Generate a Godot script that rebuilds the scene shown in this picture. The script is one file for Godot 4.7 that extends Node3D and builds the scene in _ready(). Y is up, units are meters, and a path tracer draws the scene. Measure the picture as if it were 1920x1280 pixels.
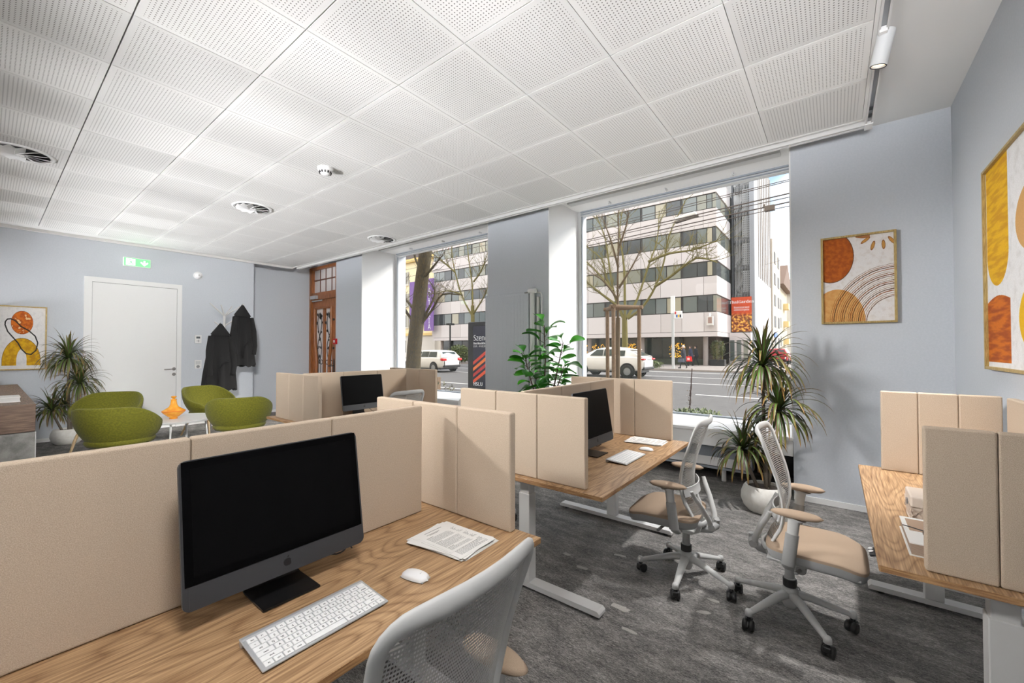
extends Node3D

# ------------------------------------------------------------------ mesh builder
class G:
	var v := PackedVector3Array()
	var n := PackedVector3Array()
	var t := PackedVector2Array()
	var c := PackedColorArray()
	var ix := PackedInt32Array()
	var col := Color.WHITE
	func add(p: Vector3, q: Vector3, uv := Vector2.ZERO) -> int:
		v.append(p); n.append(q); t.append(uv); c.append(col)
		return v.size() - 1
	func tri(a: int, b: int, d: int) -> void:
		var g := (v[b] - v[a]).cross(v[d] - v[a])
		if g.dot(n[a] + n[b] + n[d]) > 0.0:
			ix.append_array([a, d, b])
		else:
			ix.append_array([a, b, d])
	func quad(a: Vector3, b: Vector3, d: Vector3, e: Vector3, q: Vector3, uvs := [Vector2(0, 0), Vector2(1, 0), Vector2(1, 1), Vector2(0, 1)]) -> void:
		var k := add(a, q, uvs[0]); add(b, q, uvs[1]); add(d, q, uvs[2]); add(e, q, uvs[3])
		tri(k, k + 1, k + 2); tri(k, k + 2, k + 3)
	func box(m: Vector3, s: Vector3, b := Basis()) -> G:
		var h := s * 0.5
		for a in 3:
			for sg in [-1.0, 1.0]:
				var w := Vector3.ZERO; w[a] = sg
				var u := Vector3.ZERO; u[(a + 1) % 3] = 1.0
				var x := Vector3.ZERO; x[(a + 2) % 3] = 1.0
				var o := w * h
				quad(m + b * (o - u * h - x * h), m + b * (o + u * h - x * h), m + b * (o + u * h + x * h), m + b * (o - u * h + x * h), b * w)
		return self
	func span(lo: Vector3, hi: Vector3) -> G:
		return box((lo + hi) * 0.5, (hi - lo).abs())
	func rbox(m: Vector3, s: Vector3, r: float, k := 2, b := Basis()) -> G:
		var h := s * 0.5 - Vector3.ONE * r
		var L := []
		for sg in [-1.0, 1.0]:
			for j in k + 1:
				var ang: float = (-PI / 4.0 + PI / 4.0 * j / k) if sg < 0 else (PI / 4.0 * j / k)
				L.append([sg, tan(ang)])
		var cnt := L.size()
		for a in 3:
			for sg in [-1.0, 1.0]:
				var a1 := (a + 1) % 3
				var a2 := (a + 2) % 3
				var start := v.size()
				for e1 in L:
					for e2 in L:
						var d := Vector3.ZERO
						d[a] = sg; d[a1] = e1[1]; d[a2] = e2[1]
						d = d.normalized()
						var o := Vector3.ZERO
						o[a] = sg * h[a]; o[a1] = e1[0] * h[a1]; o[a2] = e2[0] * h[a2]
						add(m + b * (o + d * r), b * d)
				for i in cnt - 1:
					for j in cnt - 1:
						var k0 := start + i * cnt + j
						tri(k0, k0 + 1, k0 + cnt + 1); tri(k0, k0 + cnt + 1, k0 + cnt)
		return self
	func lathe(prof: Array, segs := 24, o := Vector3.ZERO, b := Basis()) -> G:
		var m := prof.size()
		var start := v.size()
		for i in m:
			var p0: Vector2 = prof[maxi(i - 1, 0)]
			var p1: Vector2 = prof[mini(i + 1, m - 1)]
			var tn := (p1 - p0).normalized()
			for j in segs + 1:
				var an := TAU * j / segs
				var rad := Vector3(cos(an), 0, sin(an))
				var p: Vector2 = prof[i]
				add(o + b * (rad * p.x + Vector3.UP * p.y), b * (rad * tn.y - Vector3.UP * tn.x).normalized(), Vector2(float(j) / segs, float(i) / (m - 1)))
		for i in m - 1:
			for j in segs:
				var k0 := start + i * (segs + 1) + j
				tri(k0, k0 + 1, k0 + segs + 2); tri(k0, k0 + segs + 2, k0 + segs + 1)
		return self
	func cyl(o: Vector3, r: float, h: float, segs := 20, b := Basis(), ch := 0.002) -> G:
		ch = minf(ch, minf(r, h) * 0.4)
		return lathe([Vector2(0, 0), Vector2(r - ch, 0), Vector2(r - ch, 0), Vector2(r, ch), Vector2(r, ch), Vector2(r, h - ch), Vector2(r, h - ch), Vector2(r - ch, h), Vector2(r - ch, h), Vector2(0, h)], segs, o, b)
	func tube(path: Array, rad, segs := 8, flat := 1.0, closed := false, side := Vector3.ZERO) -> G:
		var m := path.size()
		var start := v.size()
		var rr: Vector3 = side
		for i in m:
			var pa: Vector3 = path[(i - 1 + m) % m] if closed else path[maxi(i - 1, 0)]
			var pb: Vector3 = path[(i + 1) % m] if closed else path[mini(i + 1, m - 1)]
			var tn := (pb - pa).normalized()
			if rr == Vector3.ZERO:
				rr = tn.cross(Vector3.UP if absf(tn.y) < 0.9 else Vector3.RIGHT)
			var base: Vector3 = side if side != Vector3.ZERO else rr
			rr = (base - tn * base.dot(tn)).normalized()
			var bb := tn.cross(rr).normalized()
			var r: float = rad[i] if rad is Array else rad
			for j in segs + 1:
				var an := TAU * j / segs
				var d := rr * cos(an) + bb * sin(an) * flat
				var nn := (rr * cos(an) * flat + bb * sin(an)).normalized()
				add(path[i] + d * r, nn, Vector2(float(j) / segs, float(i) / m))
		var rows := m if closed else m - 1
		for i in rows:
			for j in segs:
				var k0 := start + i * (segs + 1) + j
				var k1 := start + ((i + 1) % m) * (segs + 1) + j
				tri(k0, k0 + 1, k1 + 1); tri(k0, k1 + 1, k1)
		if not closed:
			for e in [0, m - 1]:
				var tn2: Vector3 = (path[0] - path[1]).normalized() if e == 0 else (path[m - 1] - path[m - 2]).normalized()
				var k := add(path[e], tn2)
				var first := v.size()
				for j in segs:
					add(v[start + e * (segs + 1) + j], tn2)
				for j in segs:
					tri(k, first + j, first + (j + 1) % segs)
		return self
	func prism(poly: PackedVector2Array, depth: float, xf := Transform3D()) -> G:
		var idx := Geometry2D.triangulate_polygon(poly)
		for sg in [-1.0, 1.0]:
			var start := v.size()
			for p in poly:
				add(xf * Vector3(p.x, p.y, sg * depth * 0.5), xf.basis * Vector3(0, 0, sg), p)
			for i in range(0, idx.size(), 3):
				tri(start + idx[i], start + idx[i + 1], start + idx[i + 2])
		var ccw := not Geometry2D.is_polygon_clockwise(poly)
		for i in poly.size():
			var a := poly[i]
			var b := poly[(i + 1) % poly.size()]
			var e := (b - a).normalized()
			var q := Vector3(e.y, -e.x, 0) * (1.0 if ccw else -1.0)
			var z := depth * 0.5
			quad(xf * Vector3(a.x, a.y, -z), xf * Vector3(b.x, b.y, -z), xf * Vector3(b.x, b.y, z), xf * Vector3(a.x, a.y, z), (xf.basis * q).normalized())
		return self
	# a grid of points with smooth normals; hint points to the outside
	func surf(P: Array, hint: Vector3, around := false, centre = null) -> G:
		var m := P.size()
		var w: int = P[0].size()
		var start := v.size()
		for i in m:
			for j in w:
				var du: Vector3 = P[mini(i + 1, m - 1)][j] - P[maxi(i - 1, 0)][j]
				var dv: Vector3 = (P[i][(j + 1) % w] - P[i][(j - 1 + w) % w]) if around else (P[i][mini(j + 1, w - 1)] - P[i][maxi(j - 1, 0)])
				var q := du.cross(dv).normalized()
				var hh: Vector3 = hint if centre == null else P[i][j] - centre
				if q.dot(hh) < 0.0:
					q = -q
				if q.length() < 0.5:
					q = hh.normalized()
				add(P[i][j], q, Vector2(float(j) / maxi(w - 1, 1), float(i) / (m - 1)))
		for i in m - 1:
			for j in (w if around else w - 1):
				var k0 := start + i * w + j
				var k1 := start + i * w + (j + 1) % w
				tri(k0, k1, k1 + w); tri(k0, k1 + w, k0 + w)
		return self
	# a curved sheet with thickness: outer, inner and rim
	func shell(P: Array, th: float, centre: Vector3) -> G:
		var m := P.size()
		var w: int = P[0].size()
		var Q := []
		for i in m:
			var row := []
			for j in w:
				var du: Vector3 = P[mini(i + 1, m - 1)][j] - P[maxi(i - 1, 0)][j]
				var dv: Vector3 = P[i][mini(j + 1, w - 1)] - P[i][maxi(j - 1, 0)]
				var q := du.cross(dv).normalized()
				if q.dot(P[i][j] - centre) < 0.0:
					q = -q
				row.append(P[i][j] - q * th)
			Q.append(row)
		surf(P, Vector3.UP, false, centre)
		var start := v.size()
		var istart := ix.size()
		surf(Q, Vector3.UP, false, centre)
		for k in range(start, v.size()):
			n[k] = -n[k]
		for k in range(istart, ix.size(), 3):
			var sw := ix[k + 1]
			ix[k + 1] = ix[k + 2]; ix[k + 2] = sw
		for i in m - 1:
			for e in [0, w - 1]:
				var q2: Vector3 = (P[i][e] - P[i][1 if e == 0 else w - 2]).normalized()
				quad(P[i][e], P[i + 1][e], Q[i + 1][e], Q[i][e], q2)
		for j in w - 1:
			for e in [0, m - 1]:
				var q3: Vector3 = (P[e][j] - P[1 if e == 0 else m - 2][j]).normalized()
				quad(P[e][j], P[e][j + 1], Q[e][j + 1], Q[e][j], q3)
		return self
	func mesh() -> ArrayMesh:
		var a := []
		a.resize(Mesh.ARRAY_MAX)
		a[Mesh.ARRAY_VERTEX] = v; a[Mesh.ARRAY_NORMAL] = n; a[Mesh.ARRAY_TEX_UV] = t; a[Mesh.ARRAY_COLOR] = c; a[Mesh.ARRAY_INDEX] = ix
		var am := ArrayMesh.new()
		am.add_surface_from_arrays(Mesh.PRIMITIVE_TRIANGLES, a)
		return am

# ------------------------------------------------------------------ scene helpers
var M := {}
var taken := {}
var rng := RandomNumberGenerator.new()

func numbered(called: String) -> String:
	var k: int = taken.get(called, 0)
	taken[called] = k + 1
	return called if k == 0 else "%s_%03d" % [called, k]

func tag(o: Node, label := "", category := "", group := "", kind := "") -> void:
	if label: o.set_meta("label", label)
	if category: o.set_meta("category", category)
	if group: o.set_meta("group", group)
	if kind: o.set_meta("kind", kind)

func thing(called: String, label: String, category: String, at := Vector3.ZERO, turn := 0.0, group := "") -> Node3D:
	var o := Node3D.new()
	o.name = numbered(called)
	add_child(o)
	o.position = at
	o.rotation.y = turn
	tag(o, label, category, group)
	return o

func part(called: String, g, m: Material, parent: Node3D, at := Vector3.ZERO, b := Basis()) -> MeshInstance3D:
	var o := MeshInstance3D.new()
	o.mesh = g if g is Mesh else g.mesh()
	o.material_override = m
	o.name = called if parent != self else numbered(called)
	parent.add_child(o, true)
	o.transform = Transform3D(b, at)
	return o

func solo(called: String, g, m: Material, label: String, category: String, at := Vector3.ZERO, group := "", b := Basis()) -> MeshInstance3D:
	var o := part(called, g, m, self, at, b)
	tag(o, label, category, group)
	return o

func struct(called: String, g, m: Material, at := Vector3.ZERO) -> MeshInstance3D:
	var o := part(called, g, m, self, at)
	o.set_meta("kind", "structure")
	return o

func dup(root: Node3D, at: Vector3, turn: float, label: String, group := "") -> Node3D:
	var r: Node3D = root.duplicate()
	var base := String(root.name)
	var us := base.rfind("_")
	if us > 0 and base.substr(us + 1).is_valid_int(): base = base.substr(0, us)
	r.name = numbered(base)
	add_child(r)
	r.position = at
	r.rotation.y = turn
	r.set_meta("label", label)
	if group: r.set_meta("group", group)
	return r

func s8(r: float, g: float, b: float) -> Color:
	return Color(r / 255.0, g / 255.0, b / 255.0)

func mat(c: Color, rough := 0.6, metal := 0.0) -> StandardMaterial3D:
	var m := StandardMaterial3D.new()
	m.albedo_color = c
	m.roughness = rough
	m.metallic = metal
	return m

func tex(im: Image) -> ImageTexture:
	return ImageTexture.create_from_image(im)

# triplanar material from a picture; size = metres that one tile covers
func tmat(im: Image, size: Vector3, rough := 0.7, bump: Image = null, strength := 1.0, world := false, off := Vector3.ZERO) -> StandardMaterial3D:
	var m := mat(Color.WHITE, rough)
	m.albedo_texture = tex(im)
	m.uv1_triplanar = true
	m.uv1_world_triplanar = world
	m.uv1_scale = Vector3(1.0 / size.x, 1.0 / size.y, 1.0 / size.z)
	m.uv1_offset = off
	m.uv1_triplanar_sharpness = 8.0
	if bump:
		var nb: Image = bump.duplicate()
		nb.bump_map_to_normal_map(strength)
		m.normal_enabled = true
		m.normal_texture = tex(nb)
	return m

# a picture of tiling fine grain between two colours
func grain(px: int, a: Color, b: Color, freq: float, octaves := 3, sd := 1, stretch := Vector2.ONE, speck := 0.25) -> Image:
	var f := FastNoiseLite.new()
	f.seed = sd
	f.frequency = freq
	f.fractal_octaves = octaves
	var im := Image.create_empty(px, px, false, Image.FORMAT_RGB8)
	var r := RandomNumberGenerator.new()
	r.seed = sd
	var e := float(px) * 0.12
	for y in px:
		for x in px:
			var q := f.get_noise_2d(x * stretch.x, y * stretch.y)
			if x > px - e:      # blends the borders so that the tile repeats without a seam
				q = lerpf(q, f.get_noise_2d((x - px) * stretch.x, y * stretch.y), (x - px + e) / e)
			if y > px - e:
				q = lerpf(q, f.get_noise_2d(x * stretch.x, (y - px) * stretch.y), (y - px + e) / e)
			var k := clampf(0.5 + q * 0.9 + r.randf_range(-speck, speck), 0.0, 1.0)
			im.set_pixel(x, y, a.lerp(b, k))
	return im

func wood_img(px: int, light: Color, dark: Color, sd: int, rings: float) -> Image:
	var f := FastNoiseLite.new(); f.seed = sd; f.frequency = 0.0035; f.fractal_octaves = 2
	var f2 := FastNoiseLite.new(); f2.seed = sd + 7; f2.frequency = 0.06; f2.fractal_octaves = 2
	var im := Image.create_empty(px, px, false, Image.FORMAT_RGB8)
	var k := 1024.0 / px
	for y in px:
		for x in px:
			var X := x * k; var Y := y * k
			var wv := f.get_noise_2d(X * 1.5, Y * 0.42)
			var ph := X * rings * 0.012 + wv * rings * 3.4
			var fr := absf(fposmod(ph, 1.0) * 2.0 - 1.0)
			var ring := pow(fr, 3.0)
			var fib := f2.get_noise_2d(X * 3.0, Y * 0.12)
			var q := clampf(0.30 + ring * 0.42 + fib * 0.42, 0.0, 1.0)
			im.set_pixel(x, y, light.lerp(dark, q))
	return im

func text(parent: Node3D, called: String, s: String, size: float, m: Material, xf: Transform3D, font := "Droid Sans", bold := false, align := HORIZONTAL_ALIGNMENT_CENTER) -> MeshInstance3D:
	var tm := TextMesh.new()
	tm.text = s
	var sf := SystemFont.new()
	sf.font_names = PackedStringArray([font])
	sf.font_weight = 700 if bold else 400
	tm.font = sf
	tm.font_size = 32
	tm.pixel_size = size / 32.0
	tm.depth = 0.002
	tm.curve_step = 2.0
	tm.horizontal_alignment = align
	var o := MeshInstance3D.new()
	o.mesh = tm
	o.material_override = m
	o.name = called
	parent.add_child(o, true)
	o.transform = xf
	return o

func rot(ax: Vector3, deg: float) -> Basis:
	return Basis(ax, deg_to_rad(deg))

# ------------------------------------------------------------------ materials
func make_materials() -> void:
	var fine := grain(256, Color.BLACK, Color.WHITE, 0.2, 2, 5)
	M.wall = tmat(grain(256, s8(198, 203, 209), s8(203, 207, 213), 0.1, 2, 2, Vector2.ONE, 0.4), Vector3.ONE * 0.6, 0.75, fine, 0.12, true)
	M.white_wall = mat(s8(226, 228, 230), 0.6)
	M.plaster = mat(s8(226, 225, 222), 0.8)
	M.white = mat(s8(232, 232, 231), 0.45)
	M.sill = mat(s8(236, 236, 235), 0.35)
	M.frame_grey = mat(s8(176, 186, 196), 0.4)
	M.off = mat(s8(206, 207, 207), 0.4)
	M.metal_grey = mat(s8(186, 186, 184), 0.42)
	M.metal_white = mat(s8(214, 213, 211), 0.35)
	M.dark = mat(s8(34, 34, 35), 0.5)
	M.black = mat(s8(14, 14, 15), 0.4)
	M.chrome = mat(s8(205, 205, 205), 0.25, 0.9)
	M.steel = mat(s8(150, 152, 154), 0.35, 0.6)
	M.convector = mat(s8(150, 157, 165), 0.45)
	# carpet: looped heather with short streaks
	var px := 1024
	var cim := Image.create_empty(px, px, false, Image.FORMAT_RGB8)
	var hm := Image.create_empty(px, px, false, Image.FORMAT_RGB8)
	var r := RandomNumberGenerator.new(); r.seed = 11
	var f := FastNoiseLite.new(); f.seed = 3; f.frequency = 0.012; f.fractal_octaves = 3
	for y in px:
		var x := 0
		while x < px:
			var ln := r.randi_range(2, 9)
			var lv := r.randf_range(-1.0, 1.0)
			lv = lv * absf(lv)
			for k in ln:
				if x + k >= px: break
				var big := f.get_noise_2d((x + k) * 0.6, y * 1.6)
				var q := clampf(0.42 + lv * 0.34 + big * 0.22 + r.randf_range(-0.16, 0.16), 0.0, 1.0)
				cim.set_pixel(x + k, y, s8(60, 59, 58).lerp(s8(200, 195, 189), q))
				hm.set_pixel(x + k, y, Color(q, q, q))
			x += ln
	M.carpet = tmat(cim, Vector3.ONE * 2.1, 0.95, hm, 1.5, true)
	# oak
	var oak := wood_img(1024, s8(196, 163, 124), s8(112, 80, 52), 21, 1.55)
	M.oak = tmat(oak, Vector3(1.45, 1.45, 1.8), 0.42, oak, 0.5, false, Vector3(0.5, 0.5, 0.5))
	var oak_e := grain(256, s8(186, 148, 103), s8(128, 90, 56), 0.02, 3, 8, Vector2(0.5, 9.0), 0.12)
	M.oak_edge = tmat(oak_e, Vector3.ONE * 0.4, 0.45)
	M.pale_wood = tmat(grain(256, s8(222, 198, 160), s8(178, 148, 106), 0.02, 3, 8, Vector2(9.0, 0.6), 0.1), Vector3.ONE * 0.3, 0.45)
	M.gold_wood = tmat(grain(256, s8(196, 172, 112), s8(142, 116, 62), 0.02, 3, 9, Vector2(9.0, 0.6), 0.14), Vector3.ONE * 0.25, 0.45)
	M.brown_wood = tmat(grain(512, s8(136, 112, 94), s8(84, 66, 55), 0.012, 3, 12, Vector2(0.6, 12.0), 0.14), Vector3.ONE * 0.9, 0.5)
	M.door_wood = tmat(grain(256, s8(176, 112, 62), s8(112, 64, 32), 0.015, 3, 13, Vector2(9.0, 0.5), 0.12), Vector3.ONE * 0.6, 0.4)
	M.concrete = tmat(grain(256, s8(118, 117, 114), s8(158, 156, 151), 0.02, 4, 14), Vector3.ONE * 0.7, 0.8)
	# fabrics
	var weave := grain(256, Color(0.2, 0.2, 0.2), Color.WHITE, 0.35, 2, 15, Vector2.ONE, 0.5)
	M.felt = tmat(grain(256, s8(178, 160, 140), s8(200, 183, 163), 0.25, 2, 16, Vector2.ONE, 0.45), Vector3.ONE * 0.22, 0.92, weave, 0.8)
	M.seat = tmat(grain(256, s8(148, 128, 108), s8(168, 147, 126), 0.3, 2, 17, Vector2.ONE, 0.35), Vector3.ONE * 0.15, 0.9, weave, 0.8)
	M.seat_side = tmat(grain(256, s8(142, 143, 143), s8(170, 170, 169), 0.3, 2, 18, Vector2.ONE, 0.4), Vector3.ONE * 0.12, 0.9, weave, 0.8)
	M.velvet = tmat(grain(256, s8(88, 88, 6), s8(112, 110, 14), 0.05, 3, 19, Vector2.ONE, 0.3), Vector3.ONE * 0.35, 0.85, weave, 0.4)
	M.velvet.rim_enabled = true
	M.velvet.rim = 0.15
	M.coat = tmat(grain(256, s8(10, 10, 11), s8(30, 29, 29), 0.2, 3, 20, Vector2.ONE, 0.4), Vector3.ONE * 0.3, 0.9, weave, 1.0)
	M.chair_grey = mat(s8(190, 190, 188), 0.5)
	M.chair_dark = mat(s8(150, 150, 148), 0.5)
	M.mesh = mat(s8(176, 175, 172), 0.6)
	M.caster = mat(s8(28, 28, 28), 0.45)
	# computers
	M.screen = mat(s8(6, 6, 7), 0.35)
	M.screen.metallic_specular = 0.15
	M.graphite = mat(s8(62, 63, 66), 0.38, 0.3)
	M.stand = mat(s8(26, 26, 27), 0.38, 0.4)
	M.aluminium = mat(s8(186, 188, 190), 0.35, 0.35)
	M.key = mat(s8(236, 236, 236), 0.45)
	M.ink = mat(s8(70, 70, 72), 0.6)
	M.paper = mat(s8(232, 231, 228), 0.8)
	# plants
	M.bark_grey = tmat(grain(128, s8(84, 76, 66), s8(128, 118, 104), 0.1, 3, 23, Vector2(1, 3)), Vector3.ONE * 0.1, 0.9)
	M.pot = tmat(grain(128, s8(218, 215, 207), s8(234, 232, 226), 0.03, 4, 24), Vector3.ONE * 0.3, 0.55)
	M.soil = tmat(grain(128, s8(52, 44, 38), s8(110, 98, 88), 0.15, 3, 25), Vector3.ONE * 0.1, 1.0)
	var lf := mat(Color.WHITE, 0.45)
	lf.vertex_color_use_as_albedo = true
	M.leaf = lf
	M.ficus = mat(s8(58, 140, 26), 0.35)
	M.ficus2 = mat(s8(36, 108, 18), 0.35)
	M.stem = mat(s8(64, 38, 30), 0.7)
	# glass
	var gl := mat(Color(0.9, 0.95, 0.96, 0.02), 0.0)
	gl.metallic_specular = 0.2
	gl.transparency = BaseMaterial3D.TRANSPARENCY_ALPHA
	M.glass = gl
	var fg := mat(Color(0.93, 0.91, 0.9, 0.8), 0.5)
	fg.transparency = BaseMaterial3D.TRANSPARENCY_ALPHA
	M.milk_glass = fg

func make_world() -> void:
	var cam := Camera3D.new()
	cam.name = "camera"
	cam.position = Vector3(0, 1.55, 0)
	cam.rotation_degrees = Vector3(0.92, 38.0, 0)
	cam.fov = 79.19
	cam.near = 0.05
	cam.far = 400.0
	add_child(cam)
	var env := Environment.new()
	env.background_mode = Environment.BG_SKY
	env.tonemap_mode = Environment.TONE_MAPPER_LINEAR
	env.tonemap_exposure = EXPOSURE
	env.sdfgi_enabled = true
	env.ssao_enabled = true
	env.ssil_enabled = true
	# sky: pale blue air with bright broken cloud
	var w := 1024
	var h := 512
	var f := FastNoiseLite.new(); f.seed = 47; f.frequency = 0.9; f.fractal_octaves = 5
	var im := Image.create_empty(w, h, false, Image.FORMAT_RGBF)
	for y in h:
		var el := PI * (0.5 - (y + 0.5) / h)
		for x in w:
			var az := TAU * (x + 0.5) / w
			var d := Vector3(cos(el) * sin(az), sin(el), -cos(el) * cos(az))
			var p := Vector3(d.x, d.y * 2.2, d.z) * 1.6
			var k := smoothstep(-0.2, 0.16, f.get_noise_3d(p.x, p.y, p.z))
			var blue := Color(0.27, 0.43, 0.60).lerp(Color(0.5, 0.62, 0.72), clampf(1.0 - maxf(d.y, 0.0) * 2.6, 0.0, 1.0))
			var q := blue.lerp(Color(2.1, 2.1, 2.12), k) * SKY
			if d.y < 0.0: q = Color(0.5, 0.49, 0.48) * SKY
			im.set_pixel(x, y, q)
	var ps := PanoramaSkyMaterial.new()
	ps.panorama = tex(im)
	var sky := Sky.new()
	sky.sky_material = ps
	env.sky = sky
	var we := WorldEnvironment.new()
	we.name = "world"
	we.environment = env
	add_child(we)

	# hazy low sun from the far right, softened by thin cloud
	var sun := DirectionalLight3D.new()
	sun.name = "sun"
	sun.light_color = s8(255, 250, 242)
	sun.light_energy = SUN
	sun.light_angular_distance = 18.0
	sun.shadow_enabled = true
	add_child(sun)
	var az := deg_to_rad(45.0)
	var el := deg_to_rad(30.0)
	sun.look_at_from_position(Vector3.ZERO, -Vector3(cos(el) * cos(az), sin(el), -cos(el) * sin(az)), Vector3.UP)

const SUN := 1.5
const EXPOSURE := 1.0
const SKY := 1.9

# ------------------------------------------------------------------ the room
const Z0 := -5.152
const WX := [[-3.34, -0.343], [-8.27, -4.53]]
const CEIL := 3.4875

func make_room() -> void:
	var fl := struct("floor", G.new().span(Vector3(-11.2, -0.12, -6.05), Vector3(1.05, 0, 3.4)), M.carpet)
	var mk := tmat(grain(128, s8(150, 146, 140), s8(196, 192, 186), 0.2, 3, 61, Vector2.ONE, 0.5), Vector3.ONE * 0.15, 0.9)
	for q in [[-1.42, -2.62, 0.09, 0.035, 8.0], [-1.60, -2.72, 0.06, 0.03, 4.0], [-1.02, -2.36, 0.11, 0.05, 0.0], [-1.28, -2.95, 0.1, 0.03, 12.0], [-0.62, -2.62, 0.08, 0.03, 25.0], [-0.60, -2.78, 0.07, 0.03, 5.0], [-0.9, -2.2, 0.09, 0.025, 0.0], [0.25, -2.65, 0.13, 0.05, 10.0]]:
		var pl := PackedVector2Array()
		var rr := RandomNumberGenerator.new(); rr.seed = int(q[0] * 1000)
		for k in 14:
			var an := TAU * k / 14.0
			pl.append(Vector2(signf(cos(an)) * pow(absf(cos(an)), 0.6) * q[2] * 0.5, signf(sin(an)) * pow(absf(sin(an)), 0.6) * q[3] * 0.5) * rr.randf_range(0.75, 1.1))
		part("worn_patch", G.new().prism(pl, 0.0015, Transform3D(rot(Vector3.UP, q[4]) * rot(Vector3.RIGHT, -90), Vector3.ZERO)), mk, fl, Vector3(q[0], 0.0008, q[1]))
	# walls
	var g := G.new()
	for a in [[-0.343, 1.05], [-4.53, -3.34], [-9.35, -8.27]]:
		g.span(Vector3(a[0], 0, -6.35), Vector3(a[1], 4.1, Z0))
	g.span(Vector3(-11.2, 3.80, -6.35), Vector3(1.05, 4.1, Z0))
	for a in WX:
		g.span(Vector3(a[0], -0.4, -6.35), Vector3(a[1], 0.575, -5.98))
	g.span(Vector3(-11.2, 3.62, -5.7), Vector3(-9.35, 4.1, -5.24))
	struct("wall_front", g, M.wall)
	struct("wall_left", G.new().span(Vector3(-11.2, 0, -3.73), Vector3(-10.3, 4.1, 3.4)).span(Vector3(-11.2, 0, -6.35), Vector3(-10.75, 4.1, -3.73)), M.wall)
	struct("wall_right", G.new().span(Vector3(0.8184, 0, -5.3), Vector3(1.05, 4.1, 3.4)), M.wall)
	struct("wall_back", G.new().span(Vector3(-11.2, 0, 3.2), Vector3(1.05, 4.1, 3.4)), M.white_wall)
	var cl := struct("ceiling", G.new().span(Vector3(-11.2, 3.649, Z0), Vector3(1.05, 4.1, 3.4)), M.plaster)
	# perforated ceiling panels
	var im := Image.create_empty(640, 640, false, Image.FORMAT_RGB8)
	im.fill(s8(228, 227, 224))
	for y in 640:
		for x in 640:
			if x < 34 or y < 34 or x > 606 or y > 606: continue
			var dx := fposmod(x - 34 - 10.2, 20.43) - 10.2
			var dy := fposmod(y - 34 - 10.2, 20.43) - 10.2
			var d := sqrt(dx * dx + dy * dy)
			if d < 4.2: im.set_pixel(x, y, s8(112, 110, 106).lerp(s8(228, 227, 224), clampf(d - 3.2, 0.0, 1.0)))
	var hole := mat(Color.WHITE, 0.75)
	hole.albedo_texture = tex(im)
	var tone := [hole]
	for k in [0.975, 0.95]:
		var hm: StandardMaterial3D = hole.duplicate(); hm.albedo_color = Color(k, k, k); tone.append(hm)
	var pw := 0.68
	var pd := 0.675
	var tile := G.new()
	var hx := pw * 0.5 - 0.0022
	var hz := pd * 0.5 - 0.0042
	tile.quad(Vector3(-hx, 0, -hz), Vector3(hx, 0, -hz), Vector3(hx, 0, hz), Vector3(-hx, 0, hz), Vector3.DOWN)
	var sq := [Vector2.ZERO, Vector2.ZERO, Vector2.ZERO, Vector2.ZERO]
	tile.quad(Vector3(-hx, 0.03, -hz), Vector3(hx, 0.03, -hz), Vector3(hx, 0.03, hz), Vector3(-hx, 0.03, hz), Vector3.UP, sq)
	for s in [-1.0, 1.0]:
		tile.quad(Vector3(-hx, 0, s * hz), Vector3(hx, 0, s * hz), Vector3(hx, 0.03, s * hz), Vector3(-hx, 0.03, s * hz), Vector3(0, 0, s), sq)
		tile.quad(Vector3(s * hx, 0, -hz), Vector3(s * hx, 0, hz), Vector3(s * hx, 0.03, hz), Vector3(s * hx, 0.03, -hz), Vector3(s, 0, 0), sq)
	var tm := tile.mesh()
	rng.seed = 9
	for i in 15:
		for j in 8:
			if i > 5 or j < 7 - i or true:
				var which := 0
				var rv := rng.randf()
				if rv > 0.86: which = 2
				elif rv > 0.7: which = 1
				part("ceiling_panel", tm, tone[which], cl, Vector3(0.205 - pw * (i + 0.5), CEIL, -4.56 + pd * (j + 0.5)))
	var rest := G.new().span(Vector3(-10.02, CEIL, 0.845), Vector3(0.205, CEIL + 0.03, 3.19))
	part("plain_field", rest, M.plaster, cl)
	part("edge_strip", G.new().span(Vector3(-10.29, CEIL + 0.012, -4.56), Vector3(-10.0, CEIL + 0.03, 3.19)).span(Vector3(-10.29, CEIL - 0.035, -4.56), Vector3(-10.25, CEIL + 0.012, 3.19)), M.plaster, cl)
	part("edge_strip", G.new().span(Vector3(0.205, CEIL - 0.004, -4.59), Vector3(0.232, CEIL + 0.03, 3.19)).span(Vector3(-10.29, CEIL - 0.004, -4.59), Vector3(0.232, CEIL + 0.03, -4.562)), M.plaster, cl)
	# sills, reveals, frames, panes
	var k := 0
	for a in WX:
		k += 1
		var x0: float = a[0]
		var x1: float = a[1]
		var rv := G.new()
		rv.span(Vector3(x0, 0.6, -6.03), Vector3(x0 + 0.012, 3.80, Z0 - 0.002)).span(Vector3(x1 - 0.012, 0.6, -6.03), Vector3(x1, 3.80, Z0 - 0.002))
		rv.span(Vector3(x0, 3.785, -6.03), Vector3(x1, 3.80, Z0 - 0.002))
		struct("trim_%d" % k, rv, M.sill)
		var w := Node3D.new(); w.name = "window_%d" % k; add_child(w); w.set_meta("kind", "structure")
		part("sill_board", G.new().rbox(Vector3((x0 + x1) * 0.5, 0.606, -5.585), Vector3(x1 - x0, 0.04, 0.87), 0.006, 1), M.sill, w)
		part("apron", G.new().span(Vector3(x0, 0.43, -5.2), Vector3(x1 - 0.004, 0.586, -5.16)), M.sill, w)
		var fr := G.new()
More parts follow.
